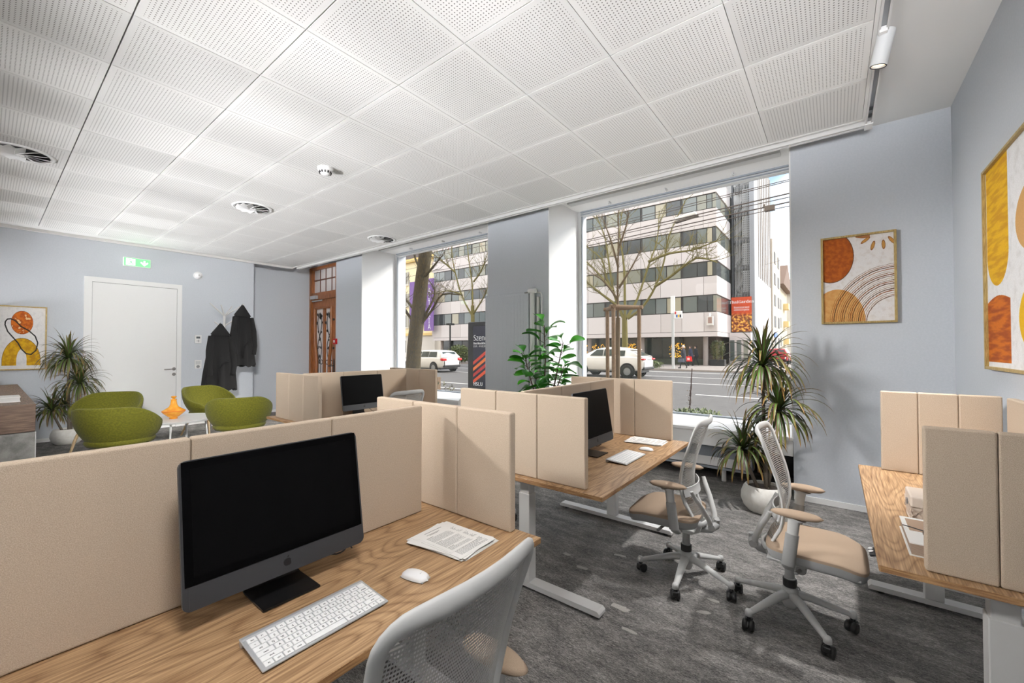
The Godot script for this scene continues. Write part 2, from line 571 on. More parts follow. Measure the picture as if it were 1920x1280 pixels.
		fr.span(Vector3(x0 + 0.012, 0.626, -6.1), Vector3(x0 + 0.075, 3.785, -6.03)).span(Vector3(x1 - 0.075, 0.626, -6.1), Vector3(x1 - 0.012, 3.785, -6.03))
		fr.span(Vector3(x0 + 0.075, 3.715, -6.1), Vector3(x1 - 0.075, 3.785, -6.03))
		part("window_frame", fr, M.off, w)
		part("gasket", G.new().span(Vector3(x0 + 0.075, 3.765, -6.03), Vector3(x1 - 0.075, 3.785, -6.0)).span(Vector3(x0 + 0.075, 3.73, -6.03), Vector3(x1 - 0.075, 3.742, -6.01)).span(Vector3(x0 + 0.075, 0.626, -6.1), Vector3(x1 - 0.075, 0.645, -6.03)).span(Vector3(x0 + 0.075, 0.645, -6.07), Vector3(x0 + 0.088, 3.715, -6.04)), M.convector, w)
		part("pane", G.new().box(Vector3((x0 + x1) * 0.5, 2.18, -6.07), Vector3(x1 - x0 - 0.15, 3.07, 0.012)), M.glass, w)
		part("blind_rail", G.new().span(Vector3(x0 + 0.12, 3.755, -5.62), Vector3(x1 - 0.12, 3.785, -5.5)), M.off, w)
		for q in 3:
			var bx: float = lerpf(x0, x1, 0.22 + 0.28 * q)
			part("bracket", G.new().box(Vector3(bx, 3.772, -5.86), Vector3(0.012, 0.03, 0.08)).box(Vector3(bx, 3.76, -5.86), Vector3(0.05, 0.01, 0.012)), M.off, w)
		# convector under the sill
		var cv := thing("convector_heater", ["low grey convector heater under the right window behind the big plant", "low grey convector heater under the left window behind the desks"][k - 1], "heater", Vector3((x0 + x1) * 0.5 - 0.12, 0, -5.42))
		var L := x1 - x0 - 0.55
		part("body", G.new().rbox(Vector3(0, 0.27, 0), Vector3(L, 0.24, 0.2), 0.008, 1), M.convector, cv)
		part("grille", G.new().rbox(Vector3(0, 0.41, -0.02), Vector3(L, 0.03, 0.22), 0.006, 1), M.off, cv)
		part("front_panel", G.new().box(Vector3(0, 0.22, 0.112), Vector3(L - 0.02, 0.1, 0.015), rot(Vector3.RIGHT, -14)), M.white, cv)
		part("bottom_lip", G.new().box(Vector3(0, 0.15, 0.115), Vector3(L - 0.02, 0.025, 0.03)), M.convector, cv)
		for s in [-1.0, 1.0]:
			part("foot", G.new().cyl(Vector3(s * L * 0.38, 0, 0.08), 0.025, 0.16), M.metal_white, cv)
		struct("trim_%d" % (k + 2), G.new().span(Vector3(x0, 0, -5.99), Vector3(x1, 0.43, -5.975)), M.dark)
	# baseboards
	struct("baseboard_front", G.new().span(Vector3(-0.343, 0, Z0), Vector3(0.818, 0.055, Z0 + 0.012)).span(Vector3(-4.53, 0, Z0), Vector3(-3.34, 0.055, Z0 + 0.012)).span(Vector3(-9.35, 0, Z0), Vector3(-8.27, 0.055, Z0 + 0.012)), M.white)
	struct("baseboard_right", G.new().span(Vector3(0.806, 0, Z0), Vector3(0.8184, 0.055, 3.2)), M.white)
	struct("baseboard_left", G.new().span(Vector3(-10.3, 0, -1.06), Vector3(-10.288, 0.06, 3.2)).span(Vector3(-10.3, 0, -3.73), Vector3(-10.288, 0.06, -2.43)).span(Vector3(-10.75, 0, Z0), Vector3(-10.738, 0.06, -3.73)), M.white)
	# curtain rail on the plaster in front of the windows
	var cr := thing("curtain_rail", "slim white double curtain rail along the ceiling in front of windows", "rail", Vector3(-4.9, 3.649, -5.02))
	part("profile", G.new().span(Vector3(-5.1, -0.02, -0.05), Vector3(5.0, 0, -0.035)).span(Vector3(-5.1, -0.02, -0.006), Vector3(5.0, 0, 0.006)).span(Vector3(-5.1, -0.02, 0.035), Vector3(5.0, 0, 0.05)), M.white, cr)
	part("groove", G.new().span(Vector3(-5.1, -0.004, -0.035), Vector3(5.0, 0, 0.035)), M.steel, cr)
	make_track()
	make_radiator()

func make_track() -> void:
	var tk := thing("light_track", "white lighting track framing the perforated ceiling edge", "track")
	var y := CEIL - 0.012
	for a in [[Vector3(0.25, y, -4.70), Vector3(0.25, y, 3.1), 0], [Vector3(-10.2, y, -4.655), Vector3(0.23, y, -4.655), 1], [Vector3(-10.0, y - 0.02, 1.3), Vector3(0.22, y - 0.02, 1.3), 1]]:  # the third rail is added out of view to carry fill spots
		var p0: Vector3 = a[0]
		var p1: Vector3 = a[1]
		var mid := (p0 + p1) * 0.5
		var L := (p1 - p0).length()
		var g := G.new()
		var sl := G.new()
		for s in [-1.0, 1.0]:
			if a[2] == 0: g.box(mid + Vector3(s * 0.019, 0, 0), Vector3(0.012, 0.04, L))
			else: g.box(mid + Vector3(0, 0, s * 0.024), Vector3(L, 0.04, 0.02))
		if a[2] == 0:
			g.box(mid + Vector3(0, 0.021, 0), Vector3(0.05, 0.004, L)); sl.box(mid + Vector3(0, 0.008, 0), Vector3(0.026, 0.02, L - 0.05))
		else:
			g.box(mid + Vector3(0, 0.021, 0), Vector3(L, 0.004, 0.07)); sl.box(mid + Vector3(0, 0.008, 0), Vector3(L - 0.05, 0.02, 0.028))
		part("rail", g, M.metal_white, tk)
		part("conductor_slot", sl, M.steel, tk)
	part("corner_joint", G.new().rbox(Vector3(0.25, y - 0.002, -4.66), Vector3(0.056, 0.05, 0.12), 0.004, 1), M.white, tk)
	for z in [-4.48, -4.35]:
		part("contact_clip", G.new().box(Vector3(0.25, y - 0.004, z), Vector3(0.022, 0.012, 0.05)), M.dark, tk)
	for x in [-0.35, -2.6, -5.5]:
		part("contact_clip", G.new().box(Vector3(x, y - 0.012, -4.655), Vector3(0.06, 0.012, 0.03)), M.off, tk)

# a cylinder spot on the track: glowing lens and a real light in front of it
func track_spot(at: Vector3, aim: Vector3, energy: float, angle: float, label: String, size := 0.06) -> void:
	var t := thing("track_spotlight", label, "spotlight", at, 0.0, "spotlights on the ceiling track")
	var d := (aim - at).normalized()
	var b := Basis.looking_at(d, Vector3.UP if absf(d.y) < 0.98 else Vector3.RIGHT) * rot(Vector3.RIGHT, -90)   # +y of b points along d
	part("adapter", G.new().rbox(Vector3(0, -0.012, 0.0), Vector3(0.04, 0.035, 0.16), 0.004, 1), M.white, t)
	var c := Vector3(0, -0.085, 0)
	part("stem", G.new().cyl(Vector3(0, -0.06, 0), 0.012, 0.05, 12), M.white, t)
	part("housing", G.new().lathe([Vector2(0, -0.1), Vector2(0.04, -0.1), Vector2(0.043, -0.097), Vector2(0.043, 0.1), Vector2(0.038, 0.1), Vector2(0.037, 0.09)], 28, c, b), M.off, t)
	var lm := mat(s8(255, 236, 206), 0.5)
	lm.emission_enabled = true
	lm.emission = s8(255, 236, 206)
	lm.emission_energy_multiplier = 1.6
	part("lens", G.new().lathe([Vector2(0.037, 0.088), Vector2(0.0, 0.09)], 24, c, b), lm, t)
	part("lens_ring", G.new().tube(range(24).map(func(k): return c + b * Vector3(cos(TAU * k / 24.0) * 0.039, 0.1, sin(TAU * k / 24.0) * 0.039)), 0.003, 6, 1.0, true), M.dark, t)
	var l := SpotLight3D.new()
	l.name = "spot_beam"
	l.light_color = s8(253, 251, 250)
	l.light_energy = energy
	l.spot_angle = angle
	l.spot_angle_attenuation = 0.8
	l.spot_range = 30.0
	l.spot_attenuation = 2.0
	l.light_size = size
	l.shadow_enabled = true
	t.add_child(l)
	l.position = c + d * 0.13
	l.basis = Basis.looking_at(d, Vector3.UP if absf(d.y) < 0.98 else Vector3.RIGHT)

func make_radiator() -> void:
	var t := thing("panel_radiator", "tall flat grey panel radiator mounted on the pier between the windows", "radiator", Vector3(-4.05, 0.12, -5.08))
	var rib := M.frame_grey as StandardMaterial3D
	var g := G.new().rbox(Vector3(-0.02, 1.14, 0), Vector3(0.87, 2.28, 0.05), 0.006, 1)
	part("panel", g, M.wall, t)
	var gr := G.new()
	for k in 34:
		gr.box(Vector3(-0.43 + k * 0.0248, 1.14, 0.0255), Vector3(0.016, 2.2, 0.003))
	var rp := part("rib_field", gr, M.wall, t)
	rp.set_meta("kind", "stuff")
	part("header_tube", G.new().cyl(Vector3(0.475, -0.02, 0.01), 0.036, 2.28, 20), M.white, t)
	part("header_tube", G.new().cyl(Vector3(0.555, 0, -0.03), 0.022, 2.2, 16), M.metal_white, t)
	part("supply_pipe", G.new().tube([Vector3(0.62, -0.1, -0.03), Vector3(0.62, 2.22, -0.03), Vector3(0.6, 2.26, -0.03), Vector3(0.5, 2.27, -0.01)], 0.009, 8), M.white, t)
	var vv := part("valve_head", G.new().cyl(Vector3(0.41, 2.29, 0.01), 0.036, 0.13, 18, rot(Vector3.FORWARD, 90)), M.white, t)
	part("valve_pin", G.new().cyl(Vector3(0.4, 2.27, 0.03), 0.012, 0.05, 10, rot(Vector3.FORWARD, -90)), M.steel, vv)
	for s in [0.2, 2.1]:
		part("wall_bracket", G.new().box(Vector3(0.2, s, -0.045), Vector3(0.05, 0.05, 0.045)), M.steel, t)

# ------------------------------------------------------------------ doors, wall and ceiling fittings
func make_fittings() -> void:
	# white door in the left wall
	var d := Node3D.new(); d.name = "door_1"; add_child(d); d.set_meta("kind", "structure")
	d.position = Vector3(-10.3, 0, -1.747)
	var fr := G.new()
	fr.span(Vector3(-0.01, 0, 0.585), Vector3(0.022, 2.81, 0.685)).span(Vector3(-0.01, 0, -0.685), Vector3(0.022, 2.81, -0.61)).span(Vector3(-0.01, 2.726, -0.61), Vector3(0.022, 2.81, 0.585))
	part("door_frame", fr, M.white, d)
	part("leaf", G.new().rbox(Vector3(0.0, 1.362, -0.0125), Vector3(0.03, 2.714, 1.187), 0.003, 1), M.white, d)
	part("shadow_gap", G.new().box(Vector3(-0.004, 1.363, -0.0125), Vector3(0.01, 2.724, 1.196)), M.dark, d)
	var hd := part("handle", G.new().tube([Vector3(0.015, 1.141, -0.57), Vector3(0.065, 1.141, -0.57), Vector3(0.07, 1.141, -0.555), Vector3(0.07, 1.137, -0.41)], 0.011, 10), M.chrome, d)
	part("rosette", G.new().cyl(Vector3(0.013, 1.141, -0.57), 0.03, 0.012, 20, rot(Vector3.FORWARD, 90)), M.chrome, hd)
	part("key_rosette", G.new().cyl(Vector3(0.013, 1.035, -0.57), 0.03, 0.012, 20, rot(Vector3.FORWARD, 90)), M.chrome, d)
	# wooden street door with ironwork
	var w := Node3D.new(); w.name = "door_2"; add_child(w); w.set_meta("kind", "structure")
	w.position = Vector3(-10.05, 0, -5.25)
	var wf := G.new()
	wf.span(Vector3(-0.7, 0, -0.1), Vector3(-0.6, 3.62, 0.05)).span(Vector3(0.58, 0, -0.1), Vector3(0.7, 3.62, 0.05)).span(Vector3(-0.6, 2.78, -0.08), Vector3(0.58, 2.96, 0.04)).span(Vector3(-0.6, 3.55, -0.08), Vector3(0.58, 3.62, 0.04))
	part("door_frame", wf, M.door_wood, w)
	var lead := mat(s8(112, 72, 54), 0.6)
	var sash := part("transom_bars", G.new().span(Vector3(-0.6, 3.28, -0.05), Vector3(0.58, 3.305, -0.02)).span(Vector3(-0.3, 2.96, -0.05), Vector3(-0.275, 3.55, -0.02)).span(Vector3(-0.02, 2.96, -0.05), Vector3(0.005, 3.55, -0.02)).span(Vector3(0.27, 2.96, -0.05), Vector3(0.295, 3.55, -0.02)), lead, w)
	for i in 4:
		for j in 2:
			part("pane", G.new().box(Vector3(-0.45 + i * 0.292, 3.12 + j * 0.305, -0.035), Vector3(0.27, 0.3 - j * 0.06, 0.006)), M.milk_glass, w)
	var lf := G.new()
	lf.span(Vector3(-0.6, 0, -0.05), Vector3(-0.5, 2.78, 0.0)).span(Vector3(0.36, 0, -0.05), Vector3(0.58, 2.78, 0.0)).span(Vector3(-0.5, 2.56, -0.05), Vector3(0.36, 2.78, 0.0)).span(Vector3(-0.5, 0, -0.05), Vector3(0.36, 0.4, 0.0)).span(Vector3(-0.1, 0.4, -0.05), Vector3(-0.02, 2.56, 0.0))
	part("leaf", lf, M.door_wood, w)
	# carved curving moulding beside each light
	for s in [-1.0, 1.0]:
		var path := []
		var ex: float = -0.5 if s < 0 else 0.36
		for k in 15:
			var yy := 2.56 - 2.1 * k / 14.0
			path.append(Vector3(ex - s * (0.02 + 0.11 * pow(smoothstep(1.9, 1.1, yy), 1.0) - 0.06 * smoothstep(1.2, 0.6, yy)), yy, 0.005))
		part("carved_moulding", G.new().tube(path, 0.045, 8, 0.7), M.door_wood, w)
		part("carved_moulding", G.new().tube([Vector3(ex, 2.56, 0.005), Vector3(-0.06, 2.575, 0.005)], 0.03, 8), M.door_wood, w)
	for a in [[-0.5, -0.1], [-0.02, 0.36]]:
		part("pane", G.new().span(Vector3(a[0], 0.4, -0.06), Vector3(a[1], 2.56, -0.05)), M.milk_glass, w)
		var ir := part("iron_vine", vine((a[0] + a[1]) * 0.5, int(a[0] * 100)), M.dark, w)
		ir.set_meta("kind", "stuff")
	var hh := part("handle", G.new().tube([Vector3(0.46, 1.12, 0.0), Vector3(0.46, 1.12, 0.06), Vector3(0.44, 1.12, 0.065), Vector3(0.3, 1.115, 0.065)], 0.011, 8), M.dark, w)
	part("back_plate", G.new().prism(PackedVector2Array([Vector2(-0.02, -0.2), Vector2(0, -0.24), Vector2(0.02, -0.2), Vector2(0.028, 0), Vector2(0.02, 0.16), Vector2(0, 0.2), Vector2(-0.02, 0.16), Vector2(-0.028, 0)]), 0.008, Transform3D(Basis(), Vector3(0.46, 1.1, 0.006))), M.dark, hh)
	part("closer_box", G.new().rbox(Vector3(-0.42, 2.84, 0.07), Vector3(0.3, 0.09, 0.06), 0.006, 1), M.aluminium, w)
	part("closer_arm", G.new().box(Vector3(-0.3, 2.75, 0.05), Vector3(0.5, 0.03, 0.02)), M.aluminium, w)
	for yy in [2.25, 1.55]:
		part("hinge_knob", G.new().cyl(Vector3(0.44, yy, 0.0), 0.03, 0.02, 14, rot(Vector3.RIGHT, 90)), M.dark, w)
	# exit sign
	var ex := thing("exit_sign", "glowing green emergency exit sign above the white door", "sign", Vector3(-10.3, 3.148, -1.75))
	part("housing", G.new().rbox(Vector3(0.02, 0, 0), Vector3(0.04, 0.165, 0.39), 0.006, 1), M.white, ex)
	var gm := mat(s8(120, 205, 140), 0.5)
	gm.emission_enabled = true; gm.emission = s8(120, 215, 140); gm.emission_energy_multiplier = 0.75
	part("sign_face", G.new().box(Vector3(0.042, 0, 0), Vector3(0.006, 0.145, 0.37)), gm, ex)
	var wm := mat(s8(246, 255, 246), 0.5)
	wm.emission_enabled = true; wm.emission = s8(240, 255, 240); wm.emission_energy_multiplier = 1.1
	var xf := Transform3D(rot(Vector3.UP, 90), Vector3(0.0455, 0, 0))
	# doorway with running figure, then the arrow
	var dw := part("doorway_mark", G.new().prism(PackedVector2Array([Vector2(-0.16, -0.06), Vector2(-0.03, -0.06), Vector2(-0.03, 0.06), Vector2(-0.16, 0.06)]), 0.003, xf), wm, ex)
	var run := G.new()
	run.tube([Vector3(-0.1, 0.02, 0), Vector3(-0.085, -0.012, 0)], 0.011, 6).tube([Vector3(-0.085, -0.012, 0), Vector3(-0.11, -0.03, 0), Vector3(-0.13, -0.05, 0)], 0.007, 6).tube([Vector3(-0.085, -0.012, 0), Vector3(-0.065, -0.03, 0), Vector3(-0.06, -0.055, 0)], 0.007, 6).tube([Vector3(-0.1, 0.018, 0), Vector3(-0.12, 0.0, 0), Vector3(-0.135, 0.012, 0)], 0.006, 6).tube([Vector3(-0.1, 0.018, 0), Vector3(-0.075, 0.012, 0), Vector3(-0.062, 0.025, 0)], 0.006, 6).cyl(Vector3(-0.106, 0.04, -0.004), 0.012, 0.008, 14, rot(Vector3.RIGHT, 90))
	var ro := part("running_figure", run, gm, dw)
	ro.transform = Transform3D(rot(Vector3.UP, 90), Vector3(0.046, 0, 0))
	part("arrow_mark", G.new().prism(PackedVector2Array([Vector2(0.085, 0.045), Vector2(0.085, -0.005), Vector2(0.055, 0.02), Vector2(0.04, 0.005), Vector2(0.098, -0.055), Vector2(0.155, 0.005), Vector2(0.14, 0.02), Vector2(0.11, -0.005), Vector2(0.11, 0.045)]), 0.003, xf), wm, ex)
	var el := AreaLight3D.new()
	el.name = "sign_light"; el.area_size = Vector2(0.37, 0.145); el.light_color = s8(190, 255, 205); el.light_energy = 0.12; el.shadow_enabled = true
	el.area_range = 20.0
	ex.add_child(el)
	el.position = Vector3(0.06, 0, 0); el.rotation.y = -PI / 2
	# detector on the wall, thermostat, socket, alarm button
	var dt := thing("wall_detector", "round white detector on the wall right of the exit sign", "detector", Vector3(-10.3, 3.04, -2.69))
	var bx := rot(Vector3.FORWARD, 90)
	part("base", G.new().cyl(Vector3.ZERO, 0.075, 0.03, 24, bx), M.white, dt)
	part("cap", G.new().lathe([Vector2(0.06, 0.03), Vector2(0.056, 0.06), Vector2(0.03, 0.085), Vector2(0, 0.088)], 24, Vector3.ZERO, bx), M.white, dt)
	part("sensor_dot", G.new().cyl(Vector3(0.085, 0, 0), 0.009, 0.006, 10, bx), M.dark, dt)
	var th := thing("thermostat", "small white thermostat with grey display on the left wall", "thermostat", Vector3(-10.3, 1.732, -2.705))
	part("case", G.new().rbox(Vector3(0.012, 0, 0), Vector3(0.024, 0.165, 0.115), 0.005, 1), M.white, th)
	part("display", G.new().box(Vector3(0.025, 0.035, 0), Vector3(0.003, 0.04, 0.065)), mat(s8(86, 92, 96), 0.3), th)
	part("key_cross", G.new().box(Vector3(0.025, -0.035, 0), Vector3(0.003, 0.008, 0.06)).box(Vector3(0.025, -0.035, 0), Vector3(0.003, 0.05, 0.008)), M.steel, th)
	var sk := thing("light_switch", "white double switch plate below the thermostat", "switch", Vector3(-10.3, 1.218, -2.71))
	part("plate", G.new().rbox(Vector3(0.008, 0, 0), Vector3(0.016, 0.17, 0.12), 0.004, 1), M.white, sk)
	part("rocker", G.new().rbox(Vector3(0.018, 0.035, 0), Vector3(0.01, 0.07, 0.08), 0.003, 1), M.off, sk)
	part("socket", G.new().cyl(Vector3(0.014, -0.045, 0), 0.03, 0.006, 16, bx), M.steel, sk)
	var al := thing("fire_alarm_button", "small red fire alarm button beside the wooden door", "alarm", Vector3(-9.36, 1.71, Z0))
	part("case", G.new().rbox(Vector3(0.03, 0, 0.025), Vector3(0.12, 0.13, 0.05), 0.005, 1), mat(s8(176, 14, 24), 0.35), al)
	part("glass_plate", G.new().box(Vector3(0.03, 0.0, 0.051), Vector3(0.06, 0.06, 0.003)), M.white, al)
	# ceiling: three swirl diffusers, a smoke detector
	var n := 0
	for q in [Vector3(-6.34, CEIL, -0.2), Vector3(-6.31, CEIL, -2.26), Vector3(-6.32, CEIL, -4.33)]:
		var df := thing("air_diffuser", ["round swirl ceiling diffuser at the left edge of picture", "round swirl ceiling diffuser in the middle of the ceiling", "round swirl ceiling diffuser near the left window"][n], "diffuser", q, 0.0, "swirl diffusers in the ceiling")
		n += 1
		part("rim", G.new().lathe([Vector2(0.2, 0.0), Vector2(0.2, -0.008), Vector2(0.225, -0.014), Vector2(0.24, -0.008), Vector2(0.242, 0.0)], 36), M.white, df)
		part("plenum", G.new().lathe([Vector2(0.0, -0.0045), Vector2(0.2, -0.0045)], 30), M.black, df)
		for k in 12:
			part("blade", G.new().box(Vector3(0.11, -0.016, 0), Vector3(0.17, 0.003, 0.085), rot(Vector3.RIGHT, 24)), M.white, df, Vector3.ZERO, rot(Vector3.UP, k * 30))
		part("hub", G.new().cyl(Vector3(0, -0.03, 0), 0.03, 0.025, 16), M.white, df)
	var sd := thing("smoke_detector", "white domed smoke detector hanging under the ceiling panels", "detector", Vector3(-4.3, CEIL, -2.24))
	part("base", G.new().lathe([Vector2(0.066, -0.034), Vector2(0.07, -0.03), Vector2(0.078, -0.02), Vector2(0.078, 0)], 28), M.white, sd)
	part("cap", G.new().lathe([Vector2(0, -0.08), Vector2(0.03, -0.078), Vector2(0.045, -0.066), Vector2(0.05, -0.062), Vector2(0.066, -0.034)], 28), M.white, sd)
	for k in 12:
		part("vent_slot", G.new().box(Vector3(0.058, -0.051, 0), Vector3(0.012, 0.022, 0.012)), M.black, sd, Vector3.ZERO, rot(Vector3.UP, k * 30))

# wrought iron: two winding stems with leaves and rings
func vine(cx: float, sd: int) -> G:
	var g := G.new()
	var r := RandomNumberGenerator.new(); r.seed = sd
	for s in [-1.0, 1.0]:
		var path := []
		for k in 26:
			var y := 2.45 - 1.3 * k / 25.0
			path.append(Vector3(cx + s * 0.1 * sin((2.45 - y) * 4.8 + 0.3), y, -0.025))
		g.tube(path, 0.009, 6)
		for k in 6:
			var p: Vector3 = path[2 + k * 4]
			var lr := r.randf_range(0.03, 0.05)
			var tip := p + Vector3(s * r.randf_range(0.03, 0.07), r.randf_range(0.02, 0.07), 0)
			g.tube([p, tip], 0.006, 5)
			g.lathe([Vector2(0, -lr), Vector2(lr * 0.8, -lr * 0.2), Vector2(lr * 0.6, lr * 0.5), Vector2(0, lr * 0.9)], 8, tip, Basis.from_scale(Vector3(1, 1, 0.2)))
		g.tube([Vector3(cx + s * 0.06, 1.15, -0.025), Vector3(cx + s * 0.06, 0.42, -0.025)], 0.008, 6)
		g.tube(range(12).map(func(k): return Vector3(cx + s * 0.1 + cos(TAU * k / 12.0) * 0.055, 1.2 + sin(TAU * k / 12.0) * 0.055, -0.025)), 0.008, 5, 1.0, true)
		g.tube(range(12).map(func(k): return Vector3(cx + s * 0.09 + cos(TAU * k / 12.0) * 0.08, 0.55 + sin(TAU * k / 12.0) * 0.08, -0.025)), 0.008, 5, 1.0, true)
	g.lathe([Vector2(0, -0.09), Vector2(0.07, -0.03), Vector2(0.06, 0.05), Vector2(0, 0.09)], 8, Vector3(cx + 0.03, 2.36, -0.025), Basis.from_scale(Vector3(1, 1, 0.2)))
	return g

# ------------------------------------------------------------------ desks and what stands on them
const HD := 0.755

func make_desk(label: String, at: Vector3, half_x: float, len_z: float, col_x: float, foot_half: float) -> Node3D:
	var t := thing("bench_desk", label, "desk", at, 0.0, "oak desks with white column legs")
	part("table_top", G.new().rbox(Vector3(0, HD - 0.0125, 0), Vector3(half_x * 2.0, 0.025, len_z), 0.002, 1), M.oak, t)
	var hx := half_x + 0.0006
	var hz := len_z * 0.5 + 0.0006
	var eg := G.new()
	for s in [-1.0, 1.0]:
		eg.box(Vector3(s * hx, HD - 0.0125, 0), Vector3(0.0012, 0.021, len_z - 0.006)).box(Vector3(0, HD - 0.0125, s * hz), Vector3(half_x * 2 - 0.006, 0.021, 0.0012))
	part("edge_band", eg, M.oak_edge, t)
	var bm := G.new()
	for s in [-1.0, 1.0]:
		var z: float = s * (len_z * 0.5 - 0.17)
		# cross bar tapering to its ends under the top
		var hb := foot_half * 1.06
		var prof := PackedVector2Array([Vector2(-hb, 0.0), Vector2(hb, 0.0), Vector2(hb, -0.02), Vector2(0.14, -0.06), Vector2(-0.14, -0.06), Vector2(-hb, -0.02)])
		part("cross_bar", G.new().prism(prof, 0.06, Transform3D(Basis(), Vector3(col_x, HD - 0.026, z))), M.metal_white, t)
		part("inner_column", G.new().rbox(Vector3(col_x, 0.63, z), Vector3(0.072, 0.12, 0.062), 0.004, 1), M.metal_white, t)
		part("column", G.new().rbox(Vector3(col_x, 0.33, z), Vector3(0.084, 0.56, 0.074), 0.005, 1), M.metal_white, t)
		var ft := part("foot", G.new().prism(PackedVector2Array([Vector2(-foot_half, 0.016), Vector2(foot_half, 0.016), Vector2(foot_half, 0.032), Vector2(foot_half - 0.014, 0.046), Vector2(-foot_half + 0.014, 0.046), Vector2(-foot_half, 0.032)]), 0.08, Transform3D(Basis(), Vector3(col_x, 0.004, z))), M.metal_white, t)
		for e in [-1.0, 1.0]:
			part("leveller", G.new().cyl(Vector3(col_x + e * (foot_half - 0.06), 0, z), 0.022, 0.022, 14), M.dark, ft)
	part("length_beam", G.new().box(Vector3(col_x, HD - 0.055, 0.0), Vector3(0.09, 0.04, len_z - 0.4)), M.metal_white, t)
	return t

# an upholstered screen of three panels with seams; runs along local x
func make_divider(label: String, at: Vector3, turn: float, length: float, n := 3) -> Node3D:
	var t := thing("desk_divider", label, "divider", at, turn, "beige felt desk dividers")
	var w := length / n
	for k in n:
		part("panel", G.new().rbox(Vector3(-length * 0.5 + w * (k + 0.5), 0.2575, 0), Vector3(w - 0.0015, 0.513, 0.04), 0.0085, 3), M.felt, t)
	part("core_board", G.new().box(Vector3(0, 0.255, 0), Vector3(length - 0.03, 0.49, 0.012)), M.felt, t)
	return t

func rounded_rect(w: float, h: float, r: float, k := 5) -> PackedVector2Array:
	var out := PackedVector2Array()
	for q in [[1, 1, 0], [-1, 1, 90], [-1, -1, 180], [1, -1, 270]]:
		for j in k + 1:
			var an: float = deg_to_rad(q[2] + 90.0 * j / k)
			out.append(Vector2(q[0] * (w * 0.5 - r) + cos(an) * r, q[1] * (h * 0.5 - r) + sin(an) * r))
	return out

func make_computer(label: String, at: Vector3) -> Node3D:
	# screen looks along +x; at = middle of the foot on the desk
	var t := thing("desktop_computer", label, "computer", at, 0.0, "black all-in-one computers")
	var face := rot(Vector3.UP, 90)
	var lean := rot(Vector3.FORWARD, -9.0)          # top leans back
	var o := Vector3(0.025, 0.273, 0)
	var b := lean.inverse() * face
	b = rot(Vector3.BACK, 9.0) * face
	var w := 0.545
	var h := 0.405
	part("back_shell", G.new().prism(rounded_rect(w, h, 0.02), 0.012, Transform3D(b, o)), M.graphite, t)
	# swelling back
	var P := []
	for i in 7:
		var row := []
		for j in 9:
			var u := -1.0 + 2.0 * j / 8.0
			var vv := -1.0 + 2.0 * i / 6.0
			row.append(o + b * Vector3(u * w * 0.47, vv * h * 0.47, -0.006 - 0.035 * (1.0 - u * u) * (1.0 - vv * vv)))
		P.append(row)
	part("back_bulge", G.new().surf(P, b * Vector3(0, 0, -1)), M.graphite, t)
	var chin := 0.062
	part("screen", G.new().box(o + b * Vector3(0, chin * 0.5, 0.0068), Vector3(w - 0.012, h - chin - 0.006, 0.0012), b), M.screen, t)
	var pic := mat(s8(10, 10, 11), 0.4)
	pic.metallic_specular = 0.15
	part("display", G.new().box(o + b * Vector3(0, chin * 0.5, 0.0076), Vector3(w - 0.055, h - chin - 0.05, 0.0006), b), pic, t)
	part("chin", G.new().box(o + b * Vector3(0, -h * 0.5 + chin * 0.5 + 0.004, 0.0066), Vector3(w - 0.03, chin - 0.006, 0.0012), b), M.graphite, t)
	# round emblem with a bite and a leaf
	var em := PackedVector2Array()
	for k in 28:
		var an := TAU * k / 28.0
		var r := 0.0125 * (1.0 + 0.05 * cos(2.0 * an))
		var p := Vector2(cos(an) * r * 0.95, sin(an) * r)
		if absf(an - PI * 0.5) < 0.3 or absf(an - PI * 1.5) < 0.3: p.y *= 0.9
		var d := p - Vector2(0.0155, 0.002)
		if d.length() < 0.0065: p = Vector2(0.0155, 0.002) + Vector2(-0.0065, d.y).normalized() * 0.0065
		em.append(p)
	var eo := part("emblem", G.new().prism(em, 0.0008, Transform3D(b, o + b * Vector3(0, -h * 0.5 + chin * 0.5 + 0.002, 0.0076))), M.black, t)
	part("emblem_leaf", G.new().prism(PackedVector2Array([Vector2(0, 0.0135), Vector2(0.0015, 0.018), Vector2(0.0055, 0.0205), Vector2(0.005, 0.0165), Vector2(0.003, 0.0142)]), 0.0008, Transform3D(b, o + b * Vector3(0, -h * 0.5 + chin * 0.5 + 0.002, 0.0076))), M.black, eo)
	# bent sheet stand: neck and foot
	var st := []
	for q in [[-0.055, 0.25], [-0.062, 0.16], [-0.07, 0.06], [-0.07, 0.025], [-0.06, 0.008], [-0.04, 0.0035], [0.1, 0.0035]]:
		var row := []
		for j in 9:
			row.append(Vector3(q[0], q[1], (-1.0 + 2.0 * j / 8.0) * (0.075 + (0.012 if q[1] < 0.01 else 0.0))))
		st.append(row)
	part("stand", G.new().shell(st, 0.005, Vector3(0.2, 0.3, 0)), M.stand, t)
	# power cord hanging behind
	var cord := []
	for k in 14:
		var q := k / 13.0
		cord.append(Vector3(-0.06 - 0.03 * sin(q * PI), 0.09 - 0.085 * q, -0.05 - 0.19 * q + 0.02 * sin(q * 9.0)))
	for k in 8:
		var q := k / 7.0
		cord.append(Vector3(-0.055 + 0.015 * sin(q * PI * 2.0), 0.006 + 0.022 * sin(q * PI), -0.245 - 0.05 * q))
	part("power_cord", G.new().tube(cord, 0.0028, 6), M.black, t)
	return t

